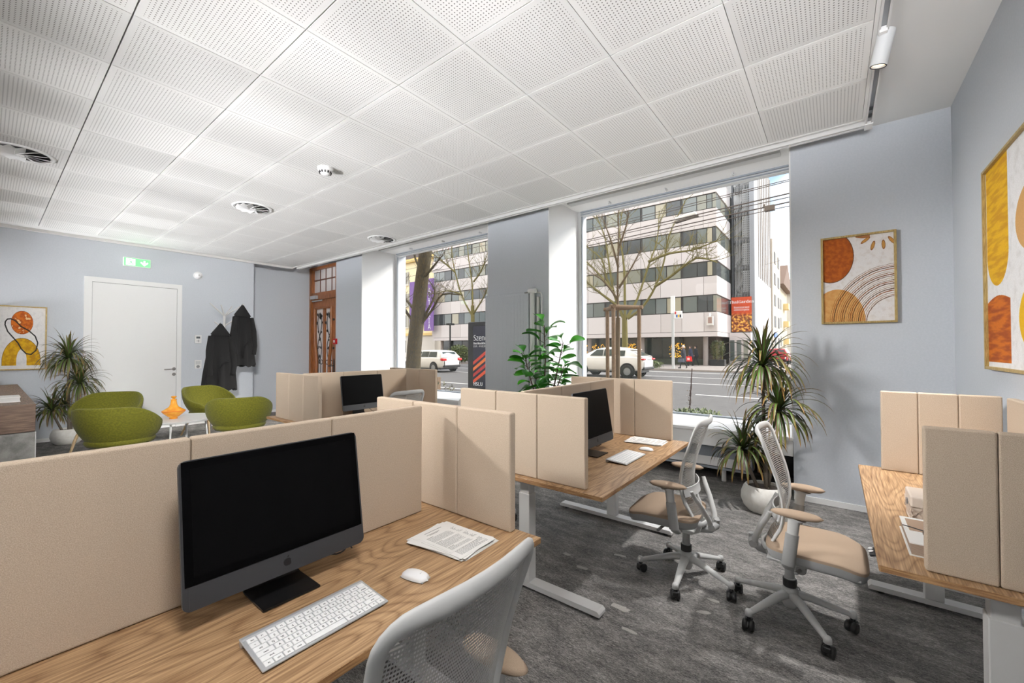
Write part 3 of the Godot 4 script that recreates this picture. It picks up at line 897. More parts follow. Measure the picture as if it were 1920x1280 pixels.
const KEYS := [
	[["esc", 1], ["F1", 1], ["F2", 1], ["F3", 1], ["F4", 1], ["F5", 1], ["F6", 1], ["F7", 1], ["F8", 1], ["F9", 1], ["F10", 1], ["F11", 1], ["F12", 1], ["", 1]],
	[["~", 1], ["1", 1], ["2", 1], ["3", 1], ["4", 1], ["5", 1], ["6", 1], ["7", 1], ["8", 1], ["9", 1], ["0", 1], ["-", 1], ["=", 1], ["delete", 1.5]],
	[["tab", 1.5], ["Q", 1], ["W", 1], ["E", 1], ["R", 1], ["T", 1], ["Y", 1], ["U", 1], ["I", 1], ["O", 1], ["P", 1], ["[", 1], ["]", 1], ["\\", 1]],
	[["caps", 1.8], ["A", 1], ["S", 1], ["D", 1], ["F", 1], ["G", 1], ["H", 1], ["J", 1], ["K", 1], ["L", 1], [";", 1], ["'", 1], ["return", 1.7]],
	[["shift", 2.3], ["Z", 1], ["X", 1], ["C", 1], ["V", 1], ["B", 1], ["N", 1], ["M", 1], [",", 1], [".", 1], ["/", 1], ["shift", 2.2]],
	[["fn", 1], ["ctrl", 1], ["alt", 1], ["cmd", 1.25], ["", 5.0], ["cmd", 1.25], ["alt", 1], ["<", 1], ["^", 1], [">", 1]]]

# user side is +x; the long side runs along z
func make_keyboard(label: String, at: Vector3, letters: bool, turn := 0.0) -> Node3D:
	var t := thing("keyboard", label, "keyboard", at, turn, "white keyboards on aluminium plates")
	var tilt := rot(Vector3.BACK, -4.5)      # rear edge (-x) stands higher
	var W := 0.36
	var D := 0.155
	part("plate", G.new().rbox(Vector3(0, 0.0125, 0), Vector3(D, 0.006, W), 0.0028, 1, tilt), M.aluminium, t)
	part("battery_tube", G.new().cyl(Vector3(-D * 0.5 + 0.012, 0.0115, -W * 0.5 + 0.001), 0.0112, W - 0.002, 16, rot(Vector3.RIGHT, 90)), M.aluminium, t)
	var meshes := {}
	var n := KEYS.size()
	var pitch := (D - 0.026) / n
	var kb := Transform3D(tilt, Vector3(0, 0.0125, 0))
	for i in n:
		var row: Array = KEYS[i]
		var total := 0.0
		for q in row: total += q[1]
		var unit := (W - 0.016) / total
		var z := W * 0.5 - 0.008
		for q in row:
			var kw: float = q[1] * unit
			var kd := pitch - 0.0026
			var key := "%d" % int(kw * 100000)
			if not meshes.has(key):
				meshes[key] = G.new().rbox(Vector3.ZERO, Vector3(kd, 0.0032, kw - 0.0026), 0.0013, 1).mesh()
			var x := -D * 0.5 + 0.021 + pitch * (i + 0.5)
			var ko := part("key", meshes[key], M.key, t, kb * Vector3(x, 0.0042, z - kw * 0.5), tilt)
			if letters and q[0] != "":
				var small: bool = q[0].length() > 1
				# reads from the user's side: right of the text is -z, its foot towards +x
				var tb := Basis(Vector3(0, 0, -1), Vector3(-1, 0, 0), Vector3(0, 1, 0))
				text(ko, "legend", q[0], 0.0058 if small else 0.0092, M.ink, Transform3D(tb, Vector3(0.002, 0.0012, 0)))
			z -= kw
	return t

func make_mouse(label: String, at: Vector3, turn := 0.0) -> Node3D:
	var t := thing("mouse", label, "mouse", at, turn, "white wireless mice")
	var P := []
	for i in 9:
		var row := []
		var u := -1.0 + 2.0 * i / 8.0
		for j in 15:
			var an := PI * j / 14.0
			var wz := 0.028 * pow(maxf(1.0 - pow(absf(u), 3.2), 0.0), 0.4)
			var ht := 0.006 + 0.018 * pow(maxf(1.0 - u * u, 0.0), 0.6)
			row.append(Vector3(u * 0.056, 0.004 + sin(an) * (ht - 0.004) * pow(absf(sin(an)), -0.35 if j > 0 and j < 14 else 0.0), cos(an) * wz))
		P.append(row)
	part("shell", G.new().surf(P, Vector3.UP, false, Vector3(0, -0.02, 0)), M.key, t)
	part("base", G.new().rbox(Vector3(0, 0.003, 0), Vector3(0.098, 0.005, 0.046), 0.002, 1), M.aluminium, t)
	var em := PackedVector2Array()
	for k in 16: em.append(Vector2(cos(TAU * k / 16.0), sin(TAU * k / 16.0)) * 0.0045 * (0.75 if k == 0 or k == 1 or k == 15 else 1.0))
	part("emblem", G.new().prism(em, 0.0006, Transform3D(rot(Vector3.RIGHT, -90), Vector3(0.022, 0.0215, 0))), mat(s8(178, 180, 182), 0.5), t, Vector3.ZERO)
	return t

func page_img(sd: int, wide := 200, high := 280) -> Image:
	var im := Image.create_empty(wide, high, false, Image.FORMAT_RGB8)
	im.fill(s8(234, 233, 230))
	var r := RandomNumberGenerator.new(); r.seed = sd
	var y := 22
	# heading, then paragraphs of short dashes
	im.fill_rect(Rect2i(52, y, 92, 3), s8(60, 60, 60)); im.fill_rect(Rect2i(66, y + 8, 62, 3), s8(70, 70, 70))
	y += 34
	for para in 3:
		im.fill_rect(Rect2i(24, y, 46, 3), s8(50, 50, 50)); y += 9
		for ln in r.randi_range(9, 15):
			var x := 24
			var endx := wide - 26 - (r.randi_range(0, 70) if ln % 7 == 6 else r.randi_range(0, 8))
			while x < endx:
				var k := r.randi_range(4, 13)
				im.fill_rect(Rect2i(x, y, k, 2), s8(118, 118, 118))
				x += k + 3
			y += 5
			if y > high - 20: return im
		y += 8
	return im

func make_papers(label: String, at: Vector3, turn := 0.0) -> Node3D:
	var t := thing("paper_stack", label, "papers", at, turn, "loose printed papers on the desks")
	var r := RandomNumberGenerator.new(); r.seed = 31
	for k in 9:
		var pr := mat(Color.WHITE, 0.85)
		var a := r.randf_range(-7.0, 7.0)
		var off := Vector3(r.randf_range(-0.014, 0.014), 0, r.randf_range(-0.014, 0.014))
		var sz := Vector2(0.205, 0.285)
		if k == 8:
			a = -5.0; off = Vector3(-0.012, 0, 0.018); sz = Vector2(0.15, 0.2)
		var bs := rot(Vector3.UP, a)
		var y := 0.0008 + k * 0.0016
		var o := part("sheet", G.new().box(Vector3.ZERO, Vector3(sz.y, 0.0012, sz.x)), M.paper, t, off + Vector3(0, y, 0), bs)
		if k >= 6:
			pr.albedo_texture = tex(page_img(40 + k))
			var p := G.new()
			# text head towards -x, lines run from +z to -z
			p.quad(Vector3(-sz.y * 0.5, 0.0008, sz.x * 0.5), Vector3(-sz.y * 0.5, 0.0008, -sz.x * 0.5), Vector3(sz.y * 0.5, 0.0008, -sz.x * 0.5), Vector3(sz.y * 0.5, 0.0008, sz.x * 0.5), Vector3.UP)
			part("print", p, pr, o)
	return t

func make_desks() -> void:
	var CX := -1.595
	make_desk("oak bench desk in the foreground with keyboard and mouse near camera", Vector3(CX, 0, -0.627), 0.615, 1.65, 0.0, 0.53)
	make_desk("oak bench desk beside the right window, chair turned before it", Vector3(CX, 0, -2.862), 0.615, 1.655, 0.0, 0.53)
	make_desk("far oak bench desk by the left window beyond the front dividers", Vector3(-4.6, 0, -2.862), 0.615, 1.655, 0.0, 0.53)
	var d4 := make_desk("oak desk against the right wall carrying books and box", Vector3(0.455, 0, -2.868), 0.333, 1.665, 0.0, 0.3)
	part("hand_control", G.new().rbox(Vector3(-0.34, HD - 0.045, 0.6), Vector3(0.022, 0.012, 0.075), 0.004, 1, rot(Vector3.BACK, 20)), M.black, d4)
	part("control_key", G.new().cyl(Vector3(-0.345, HD - 0.04, 0.583), 0.009, 0.004, 12, rot(Vector3.BACK, 20)).cyl(Vector3(-0.345, HD - 0.04, 0.612), 0.009, 0.004, 12, rot(Vector3.BACK, 20)), M.white, d4)
	# dividers: centre ones run along z, end ones along x
	var N := "desk_divider"
	make_divider("long beige divider behind the large monitor in the foreground", Vector3(CX - 0.015, HD, -0.635), PI / 2, 1.38)
	make_divider("beige end divider at the foreground desk's far end, nearest the papers", Vector3(CX, HD, -1.42), 0.0, 0.985)
	make_divider("beige end divider hiding the left half of middle desk's monitor", Vector3(CX, HD, -2.097), 0.0, 0.985)
	make_divider("long beige divider behind the monitor on the desk by right window", Vector3(CX - 0.015, HD, -2.862), PI / 2, 1.38)
	make_divider("beige end divider standing before the right window pane", Vector3(CX, HD, -3.65), 0.0, 0.985)
	make_divider("beige end divider at far left beside the green chairs", Vector3(-4.59, HD, -2.1), 0.0, 0.985)
	make_divider("long beige divider behind the small far monitor", Vector3(-4.615, HD, -2.862), PI / 2, 1.38)
	make_divider("beige end divider in front of the left window pane", Vector3(-4.6, HD, -3.65), 0.0, 0.985)
	make_divider("beige end divider at the near end of right wall desk", Vector3(0.515, HD, -2.098), 0.0, 0.535)
	make_divider("beige end divider at the far end of right wall desk", Vector3(0.5, HD, -3.65), 0.0, 0.53)
	make_divider("beige back divider along the right wall desk", Vector3(0.782, HD, -2.87), PI / 2, 1.38)
	var c1 := make_computer("largest black all-in-one computer on the foreground desk", Vector3(-1.455, HD, -0.612))
	dup(c1, Vector3(-1.455, HD, -2.825), 0.0, "black all-in-one computer on the desk by the right window")
	dup(c1, Vector3(-4.46, HD, -2.79), 0.0, "small black all-in-one computer on the far desk")
	make_keyboard("large white keyboard on the foreground desk", Vector3(-1.18, HD, -0.607), true)
	make_keyboard("small white keyboard on the desk by the right window", Vector3(-1.19, HD, -2.86), false)
	var m1 := make_mouse("white mouse beside the foreground keyboard", Vector3(-1.152, HD, -0.93), 0.2)
	dup(m1, Vector3(-1.165, HD, -3.19), 0.2, "white mouse on the desk by the right window")
	var p1 := make_papers("stack of printed pages on the foreground desk", Vector3(-1.25, HD, -1.2), deg_to_rad(6))
	dup(p1, Vector3(-1.27, HD, -3.47), deg_to_rad(6), "stack of printed pages on the desk by right window")
	make_desk_clutter()

func make_desk_clutter() -> void:
	# open book
	var ob := thing("open_book", "open white book lying on the right wall desk", "book", Vector3(0.44, HD, -3.05))
	for s in [-1.0, 1.0]:
		var P := []
		for i in 7:
			var row := []
			var u := i / 6.0
			for j in 3: row.append(Vector3(-0.13 + 0.13 * j, 0.008 + 0.02 * sin(pow(u, 0.6) * PI) * 0.9, s * u * 0.125))
			P.append(row)
		var pg := part("pages", G.new().shell(P, 0.006, Vector3(0, -0.3, 0)), M.paper, ob)
		var ln := G.new()
		for k in 9: ln.box(Vector3(-0.09 + k * 0.021, 0.0285, s * 0.06), Vector3(0.004, 0.0008, 0.07))
		part("text_lines", ln, M.ink, pg)
	part("cover", G.new().rbox(Vector3(0, 0.002, 0), Vector3(0.275, 0.004, 0.265), 0.0015, 1), M.steel, ob)
	# thick book with pale cover, near the end divider
	var bk := thing("thick_book", "thick pale book under the glasses on the right wall desk", "book", Vector3(0.34, HD, -2.36))
	part("cover", G.new().span(Vector3(-0.12, 0, -0.16), Vector3(0.13, 0.004, 0.16)).span(Vector3(-0.12, 0.046, -0.16), Vector3(0.13, 0.05, 0.16)).span(Vector3(0.126, 0, -0.16), Vector3(0.13, 0.05, 0.16)), M.paper, bk)
	part("page_block", G.new().span(Vector3(-0.114, 0.004, -0.155), Vector3(0.126, 0.046, 0.155)), mat(s8(176, 158, 142), 0.9), bk)
	var pp := G.new()
	for k in 9: pp.span(Vector3(-0.1146, 0.007 + k * 0.0043, -0.1555), Vector3(0.1, 0.0085 + k * 0.0043, 0.1555))
	part("page_edges", pp, mat(s8(150, 132, 118), 0.9), bk)
	part("cover_picture", G.new().box(Vector3(-0.02, 0.0505, -0.06), Vector3(0.17, 0.001, 0.15)), mat(s8(176, 150, 128), 0.7), bk)
	# quilted box
	var qb := thing("quilted_box", "small quilted beige box with metal clasp on right wall desk", "box", Vector3(0.375, HD, -2.66))
	part("body", G.new().rbox(Vector3(0, 0.04, 0), Vector3(0.22, 0.08, 0.18), 0.006, 1), mat(s8(206, 192, 178), 0.7), qb)
	part("lid", G.new().rbox(Vector3(0, 0.106, 0), Vector3(0.226, 0.048, 0.186), 0.008, 2), mat(s8(206, 192, 178), 0.7), qb)
	var qm := mat(s8(194, 178, 162), 0.75)
	for sd in [[Vector3(0, 0.06, 0.0915), 0.0], [Vector3(-0.1115, 0.06, 0), 90.0]]:
		var st := G.new()
		for k in 6:
			for s in [-1.0, 1.0]:
				st.box(Vector3(-0.09 + k * 0.036, 0, 0), Vector3(0.004, 0.075, 0.004), rot(Vector3.BACK, 45 * s))
		var so := part("quilting", st, qm, qb, sd[0], rot(Vector3.UP, sd[1]))
	part("clasp", G.new().box(Vector3(-0.116, 0.085, 0), Vector3(0.006, 0.025, 0.02)), M.steel, qb)
	# eyeglasses
	var gs := thing("eyeglasses", "black rimmed eyeglasses lying on the thick book", "glasses", Vector3(0.32, HD + 0.051, -2.3), 0.5)
	for s in [-1.0, 1.0]:
		var ring := range(18).map(func(k): return Vector3(s * 0.034 + cos(TAU * k / 18.0) * 0.027, 0.022 + sin(TAU * k / 18.0) * 0.02, 0))
		part("rim", G.new().tube(ring, 0.0022, 6, 1.0, true), M.black, gs)
		part("temple", G.new().tube([Vector3(s * 0.062, 0.03, 0), Vector3(s * 0.064, 0.02, -0.06), Vector3(s * 0.05, 0.004, -0.12)], 0.002, 6), M.black, gs)
	part("bridge", G.new().tube([Vector3(-0.008, 0.026, 0), Vector3(0, 0.03, 0), Vector3(0.008, 0.026, 0)], 0.002, 6), M.black, gs)

# ------------------------------------------------------------------ task chair; looks along +x
func back_x(y: float) -> float:
	# side profile of the backrest
	var ys := [0.40, 0.48, 0.56, 0.64, 0.72, 0.82, 0.92, 1.0, 1.08]
	var xs := [-0.135, -0.10, -0.062, -0.045, -0.046, -0.066, -0.098, -0.125, -0.152]
	for k in ys.size() - 1:
		if y <= ys[k + 1]:
			var q := clampf((y - ys[k]) / (ys[k + 1] - ys[k]), 0.0, 1.0)
			return lerpf(xs[k], xs[k + 1], q)
	return xs[xs.size() - 1]

func back_half(y: float) -> float:
	return lerpf(0.125, 0.212, smoothstep(0.40, 0.80, y)) + 0.006 * smoothstep(0.9, 1.06, y)

func back_pt(u: float, y: float) -> Vector3:
	# u -1..1 across; the sheet is hollow towards the sitter
	return Vector3(back_x(y) + 0.035 * u * u, y, u * back_half(y))

func make_chair(label: String, at: Vector3, turn: float) -> Node3D:
	var t := thing("task_chair", label, "chair", at, turn, "grey mesh-back task chairs with beige seats")
	# star base
	part("gas_column", G.new().cyl(Vector3(0, 0.1, 0), 0.024, 0.3, 18).cyl(Vector3(0, 0.19, 0), 0.03, 0.05, 18), M.chair_dark, t)
	part("column_collar", G.new().cyl(Vector3(0, 0.19, 0), 0.034, 0.045, 20), M.caster, t)
	part("hub", G.new().lathe([Vector2(0, 0.075), Vector2(0.03, 0.075), Vector2(0.04, 0.1), Vector2(0.042, 0.17), Vector2(0.03, 0.19), Vector2(0, 0.19)], 22), M.chair_grey, t)
	var wheel := G.new().lathe([Vector2(0, -0.011), Vector2(0.022, -0.011), Vector2(0.028, -0.007), Vector2(0.0295, 0), Vector2(0.028, 0.007), Vector2(0.022, 0.011), Vector2(0, 0.011)], 22, Vector3.ZERO, rot(Vector3.RIGHT, 90)).mesh()
	var leg := G.new().tube([Vector3(0.02, 0.15, 0), Vector3(0.09, 0.142, 0), Vector3(0.2, 0.112, 0), Vector3(0.29, 0.088, 0)], [0.030, 0.026, 0.021, 0.016], 12, 0.75, false, Vector3(0, 0, 1)).lathe([Vector2(0, 0.108), Vector2(0.014, 0.106), Vector2(0.019, 0.095), Vector2(0.019, 0.075), Vector2(0, 0.072)], 16, Vector3(0.295, 0, 0)).mesh()
	for k in 5:
		var b := rot(Vector3.UP, k * 72.0 + 90.0)
		var lo := part("leg", leg, M.chair_grey, t, Vector3.ZERO, b)
		var sw := rot(Vector3.UP, k * 97.0 + 20.0)
		var cs := part("caster", G.new().cyl(Vector3(0, 0.03, 0), 0.011, 0.05, 12).rbox(Vector3(0.006, 0.046, 0), Vector3(0.03, 0.03, 0.04), 0.008, 1), M.caster, lo, Vector3(0.295, 0, 0), sw)
		var wh := MeshInstance3D.new()
		wh.mesh = G.new().lathe([Vector2(0, -0.028), Vector2(0.022, -0.028), Vector2(0.028, -0.024), Vector2(0.0295, -0.016), Vector2(0.027, -0.006), Vector2(0.02, -0.004), Vector2(0.02, 0.004), Vector2(0.027, 0.006), Vector2(0.0295, 0.016), Vector2(0.028, 0.024), Vector2(0.022, 0.028), Vector2(0, 0.028)], 22, Vector3(-0.014, 0.0297, 0), rot(Vector3.RIGHT, 90)).mesh()
		cs.mesh = joined(cs.mesh, wh.mesh)
	# mechanism
	part("mechanism", G.new().prism(PackedVector2Array([Vector2(-0.11, 0.40), Vector2(0.22, 0.40), Vector2(0.18, 0.375), Vector2(0.06, 0.335), Vector2(-0.05, 0.335), Vector2(-0.1, 0.36)]), 0.16), M.chair_grey, t)
	part("tension_knob", G.new().cyl(Vector3(0.06, 0.355, 0.08), 0.026, 0.06, 18, rot(Vector3.RIGHT, 90)).tube([Vector3(0.06, 0.355, 0.13), Vector3(0.04, 0.345, 0.17)], 0.01, 8), M.chair_dark, t)
	part("height_lever", G.new().tube([Vector3(0.1, 0.38, -0.08), Vector3(0.11, 0.385, -0.2), Vector3(0.12, 0.38, -0.24)], 0.009, 8), M.chair_dark, t)
	# seat: grey side shell and beige cushion
	var sx0 := -0.105
	var sx1 := 0.345
	for layer in 2:
		var P := []
		var y0 := 0.395 if layer == 0 else 0.447
		var y1 := 0.447 if layer == 0 else 0.487
		for i in 8:
			var q := i / 7.0
			var row := []
			for j in 40:
				var an := TAU * j / 40.0
				var cx := signf(cos(an)) * pow(absf(cos(an)), 0.42)
				var cz := signf(sin(an)) * pow(absf(sin(an)), 0.42)
				var shrink := 1.0
				var y := y0
				if layer == 0:
					shrink = lerpf(0.9, 1.0, pow(q, 0.4)); y = lerpf(y0, y1, q)
				else:
					if q < 0.45:
						shrink = 1.0; y = lerpf(y0, y0 + 0.018, q / 0.45)
					else:
						var e := (q - 0.45) / 0.55
						shrink = cos(e * PI * 0.5) ; y = y0 + 0.018 + 0.02 * pow(1.0 - pow(shrink, 6.0), 1.0)
				var X := (sx0 + sx1) * 0.5 + cx * shrink * (sx1 - sx0) * 0.5
				var Zz := cz * shrink * 0.228
				var wf := smoothstep(0.16, 0.345, X)
				row.append(Vector3(X, y - 0.028 * wf * wf + 0.008 * (Zz * Zz) / 0.05, Zz))
			P.append(row)
		part("seat_shell" if layer == 0 else "seat_cushion", G.new().surf(P, Vector3.UP, true, Vector3((sx0 + sx1) * 0.5, 0.42, 0)), M.seat_side if layer == 0 else M.seat, t)
	part("seat_pan", G.new().rbox(Vector3(0.11, 0.402, 0), Vector3(0.4, 0.014, 0.4), 0.006, 1), M.chair_grey, t)
	# armrests
	for s in [-1.0, 1.0]:
		var ax := 0.045
		part("arm_bracket", G.new().tube([Vector3(ax - 0.03, 0.385, s * 0.1), Vector3(ax - 0.035, 0.388, s * 0.21), Vector3(ax - 0.035, 0.41, s * 0.252), Vector3(ax - 0.03, 0.44, s * 0.262)], 0.028, 10, 0.6), M.chair_dark, t)
		part("arm_sleeve", G.new().tube([Vector3(ax - 0.032, 0.42, s * 0.262), Vector3(ax - 0.012, 0.585, s * 0.262)], 0.03, 14, 0.62, false, Vector3(1, 0, 0)), M.chair_dark, t)
		part("arm_post", G.new().tube([Vector3(ax - 0.012, 0.58, s * 0.262), Vector3(ax - 0.004, 0.655, s * 0.262), Vector3(ax, 0.672, s * 0.262)], [0.025, 0.027, 0.05], 14, 0.6, false, Vector3(1, 0, 0)), M.chair_grey, t)
		var P := []
		for i in 7:
			var la := -PI * 0.5 + PI * i / 6.0
			var row := []
			for j in 28:
				var an := TAU * j / 28.0
				row.append(Vector3(ax + 0.005 + cos(la) * signf(cos(an)) * pow(absf(cos(an)), 0.8) * 0.115, 0.688 + sin(la) * 0.017 + 0.004 * sin(la), s * 0.262 + cos(la) * sin(an) * 0.043 * (1.0 + 0.12 * cos(an))))
			P.append(row)
		part("arm_pad", G.new().surf(P, Vector3.UP, true, Vector3(ax + 0.005, 0.688, s * 0.262)), M.seat, t)
	# backrest: loop frame, woven mesh, lumbar band and the yoke that carries it
	var loop := []
	var rad := []
	var y0 := 0.415
	var y1 := 1.075
	var r := 0.055
	for q in [[1, 1, 0], [-1, 1, 90], [-1, -1, 180], [1, -1, 270]]:
		for j in 6:
			var an: float = deg_to_rad(q[2] + 90.0 * j / 5.0)
			var yy: float = (y1 - r if q[1] > 0 else y0 + r) + sin(an) * r
			var uu: float = q[0] * (1.0 - r / back_half(yy)) + cos(an) * r / back_half(yy)
			loop.append(back_pt(uu, yy)); rad.append(0.019 if yy > 0.6 else 0.017)
		if q[0] != q[1]:
			pass
		# long sides need points in between
		if q[0] == -1 and q[1] == 1:
			for k in range(1, 12): loop.append(back_pt(-1, lerpf(y1 - r, y0 + r, k / 12.0))); rad.append(0.018)
		if q[0] == 1 and q[1] == -1:
			for k in range(1, 12): loop.append(back_pt(1, lerpf(y0 + r, y1 - r, k / 12.0))); rad.append(0.018)
		if q[0] == 1 and q[1] == 1:
			for k in range(1, 6): loop.append(back_pt(lerpf(0.72, -0.72, k / 6.0), y1)); rad.append(0.022)
		if q[0] == -1 and q[1] == -1:
			for k in range(1, 4): loop.append(back_pt(lerpf(-0.6, 0.6, k / 4.0), y0)); rad.append(0.017)
	var fr := G.new().tube(loop, rad.map(func(e): return e * 0.52), 14, 2.0, true, Vector3(1, 0, 0))
	part("back_frame", fr, M.chair_grey, t)
	var wv := G.new()
	var rows := 62
	for i in rows:
		var y := lerpf(y0 + 0.006, y1 - 0.006, (i + 0.5) / rows)
		var lim := 1.0
		if y > y1 - r: lim = 1.0 - (r - sqrt(maxf(r * r - pow(y - y1 + r, 2), 0.0))) / back_half(y)
		if y < y0 + r: lim = 1.0 - (r - sqrt(maxf(r * r - pow(y0 + r - y, 2), 0.0))) / back_half(y)
		for j in 14:
			var a := back_pt(lerpf(-lim, lim, j / 14.0), y)
			var b := back_pt(lerpf(-lim, lim, (j + 1) / 14.0), y)
			var up := Vector3((back_x(y + 0.003) - back_x(y - 0.003)), 0.006, 0).normalized() * 0.0027
			wv.quad(a - up, b - up, b + up, a + up, Vector3(1, 0, 0))
	for j in 64:
		var u := lerpf(-0.98, 0.98, (j + 0.5) / 64.0)
		for i in 16:
			var ya := lerpf(y0 + 0.01, y1 - 0.01, i / 16.0)
			var yb := lerpf(y0 + 0.01, y1 - 0.01, (i + 1) / 16.0)
			if absf(u) > 0.8 and (i == 0 or i == 15): continue
			var a := back_pt(u, ya) + Vector3(-0.0006, 0, 0)
			var b := back_pt(u, yb) + Vector3(-0.0006, 0, 0)
			var sd := Vector3(0, 0, 0.0013)
			wv.quad(a - sd, a + sd, b + sd, b - sd, Vector3(1, 0, 0))
	var wo := part("back_mesh", wv, M.mesh, t)
	wo.set_meta("kind", "stuff")
	var band := []
	for i in 4:
		var row := []
		for j in 13:
			var u := -1.04 + 2.08 * j / 12.0
			row.append(back_pt(u, 0.60 + 0.06 * i / 3.0) + Vector3(-0.022 - 0.012 * (1.0 - u * u), 0, 0))
		band.append(row)
	part("lumbar_band", G.new().shell(band, 0.006, Vector3(0.5, 0.63, 0)), M.chair_grey, t)
	for s in [-1.0, 1.0]:
		part("yoke_arm", G.new().tube([Vector3(-0.165, 0.40, s * 0.06), Vector3(-0.16, 0.45, s * 0.085), Vector3(-0.125, 0.54, s * 0.135), Vector3(-0.09, 0.61, s * 0.175), Vector3(-0.075, 0.65, s * 0.19)], [0.018, 0.017, 0.016, 0.015, 0.012], 10, 0.7), M.chair_grey, t)
	part("back_yoke", G.new().tube([Vector3(0.0, 0.36, 0), Vector3(-0.08, 0.355, 0), Vector3(-0.15, 0.365, 0), Vector3(-0.185, 0.395, 0), Vector3(-0.19, 0.44, 0)], [0.03, 0.028, 0.027, 0.025, 0.02], 12, 0.8).tube([Vector3(-0.17, 0.41, -0.085), Vector3(-0.185, 0.405, 0), Vector3(-0.17, 0.41, 0.085)], 0.022, 10), M.chair_dark, t)
	return t

func joined(a: Mesh, b: Mesh) -> ArrayMesh:
	var st := SurfaceTool.new()
	st.begin(Mesh.PRIMITIVE_TRIANGLES)
	st.append_from(a, 0, Transform3D())
	st.append_from(b, 0, Transform3D())
	return st.commit()

func make_chairs() -> void:
	var c := make_chair("grey mesh task chair facing the right wall desk", Vector3(-0.215, 0, -2.86), 0.0)
	dup(c, Vector3(-0.80, 0, -2.93), PI + 0.05, "grey mesh task chair beside the desk by right window")
	dup(c, Vector3(-0.715, 0, -0.635), PI, "large mesh chair back in the foreground, cut by bottom edge")
	dup(c, Vector3(-3.75, 0, -2.83), PI, "task chair at the far desk, only its top showing")
	dup(c, Vector3(-2.56, 0, -2.86), 0.0, "task chair hidden behind the dividers left of middle desk")

# ------------------------------------------------------------------ lounge corner, plants, pictures
func make_armchair(label: String, at: Vector3, turn: float) -> Node3D:
	# looks along +x
	var t := thing("tub_chair", label, "armchair", at, turn, "green velvet tub chairs round the low table")
	var P := []
	for i in 11:
		var q := i / 10.0
		var row := []
		for j in 41:
			var an := lerpf(-2.45, 2.45, j / 40.0)        # 0 = back
			var a := absf(an)
			var top := 0.835 - 0.27 * smoothstep(0.55, 2.3, a) - 0.07 * smoothstep(2.1, 2.45, a)
			var rt := 0.42 - 0.03 * smoothstep(1.6, 2.45, a)
			var y := lerpf(0.33, top, q)
			var rb := 0.17
			var rr := lerpf(rb, rt, pow(sin(q * PI * 0.5), 0.62))
			row.append(Vector3(-cos(an) * rr * 0.95 - 0.02, y, sin(an) * rr))
		P.append(row)
	part("bucket_shell", G.new().shell(P, 0.035, Vector3(0, 0.62, 0)), M.velvet, t)
	var rim := []
	for j in 41:
		rim.append(P[10][j] + Vector3(cos(lerpf(-2.45, 2.45, j / 40.0)) * 0.017, 0, -sin(lerpf(-2.45, 2.45, j / 40.0)) * 0.017))
	part("rim_piping", G.new().tube(rim, 0.018, 8), M.velvet, t)
	var prof := [Vector2(0, 0.335), Vector2(0.2, 0.335), Vector2(0.31, 0.37), Vector2(0.335, 0.41), Vector2(0.315, 0.455), Vector2(0.2, 0.475), Vector2(0, 0.478)]
	part("seat_cushion", G.new().lathe(prof, 30, Vector3(0.02, 0, 0)), M.velvet, t)
	for s in [-1.0, 1.0]:
		part("side_frame", G.new().tube([Vector3(0.34, 0.0, s * 0.27), Vector3(0.27, 0.22, s * 0.235), Vector3(0.235, 0.295, s * 0.22), Vector3(0.17, 0.32, s * 0.2), Vector3(0, 0.322, s * 0.17), Vector3(-0.15, 0.32, s * 0.2), Vector3(-0.21, 0.295, s * 0.22), Vector3(-0.25, 0.22, s * 0.235), Vector3(-0.33, 0.0, s * 0.29)], [0.014, 0.02, 0.022, 0.022, 0.022, 0.022, 0.022, 0.02, 0.014], 8), M.pale_wood, t)
	part("cross_rail", G.new().box(Vector3(0, 0.318, 0), Vector3(0.05, 0.025, 0.36)).box(Vector3(0.17, 0.318, 0), Vector3(0.04, 0.025, 0.38)), M.pale_wood, t)
	return t

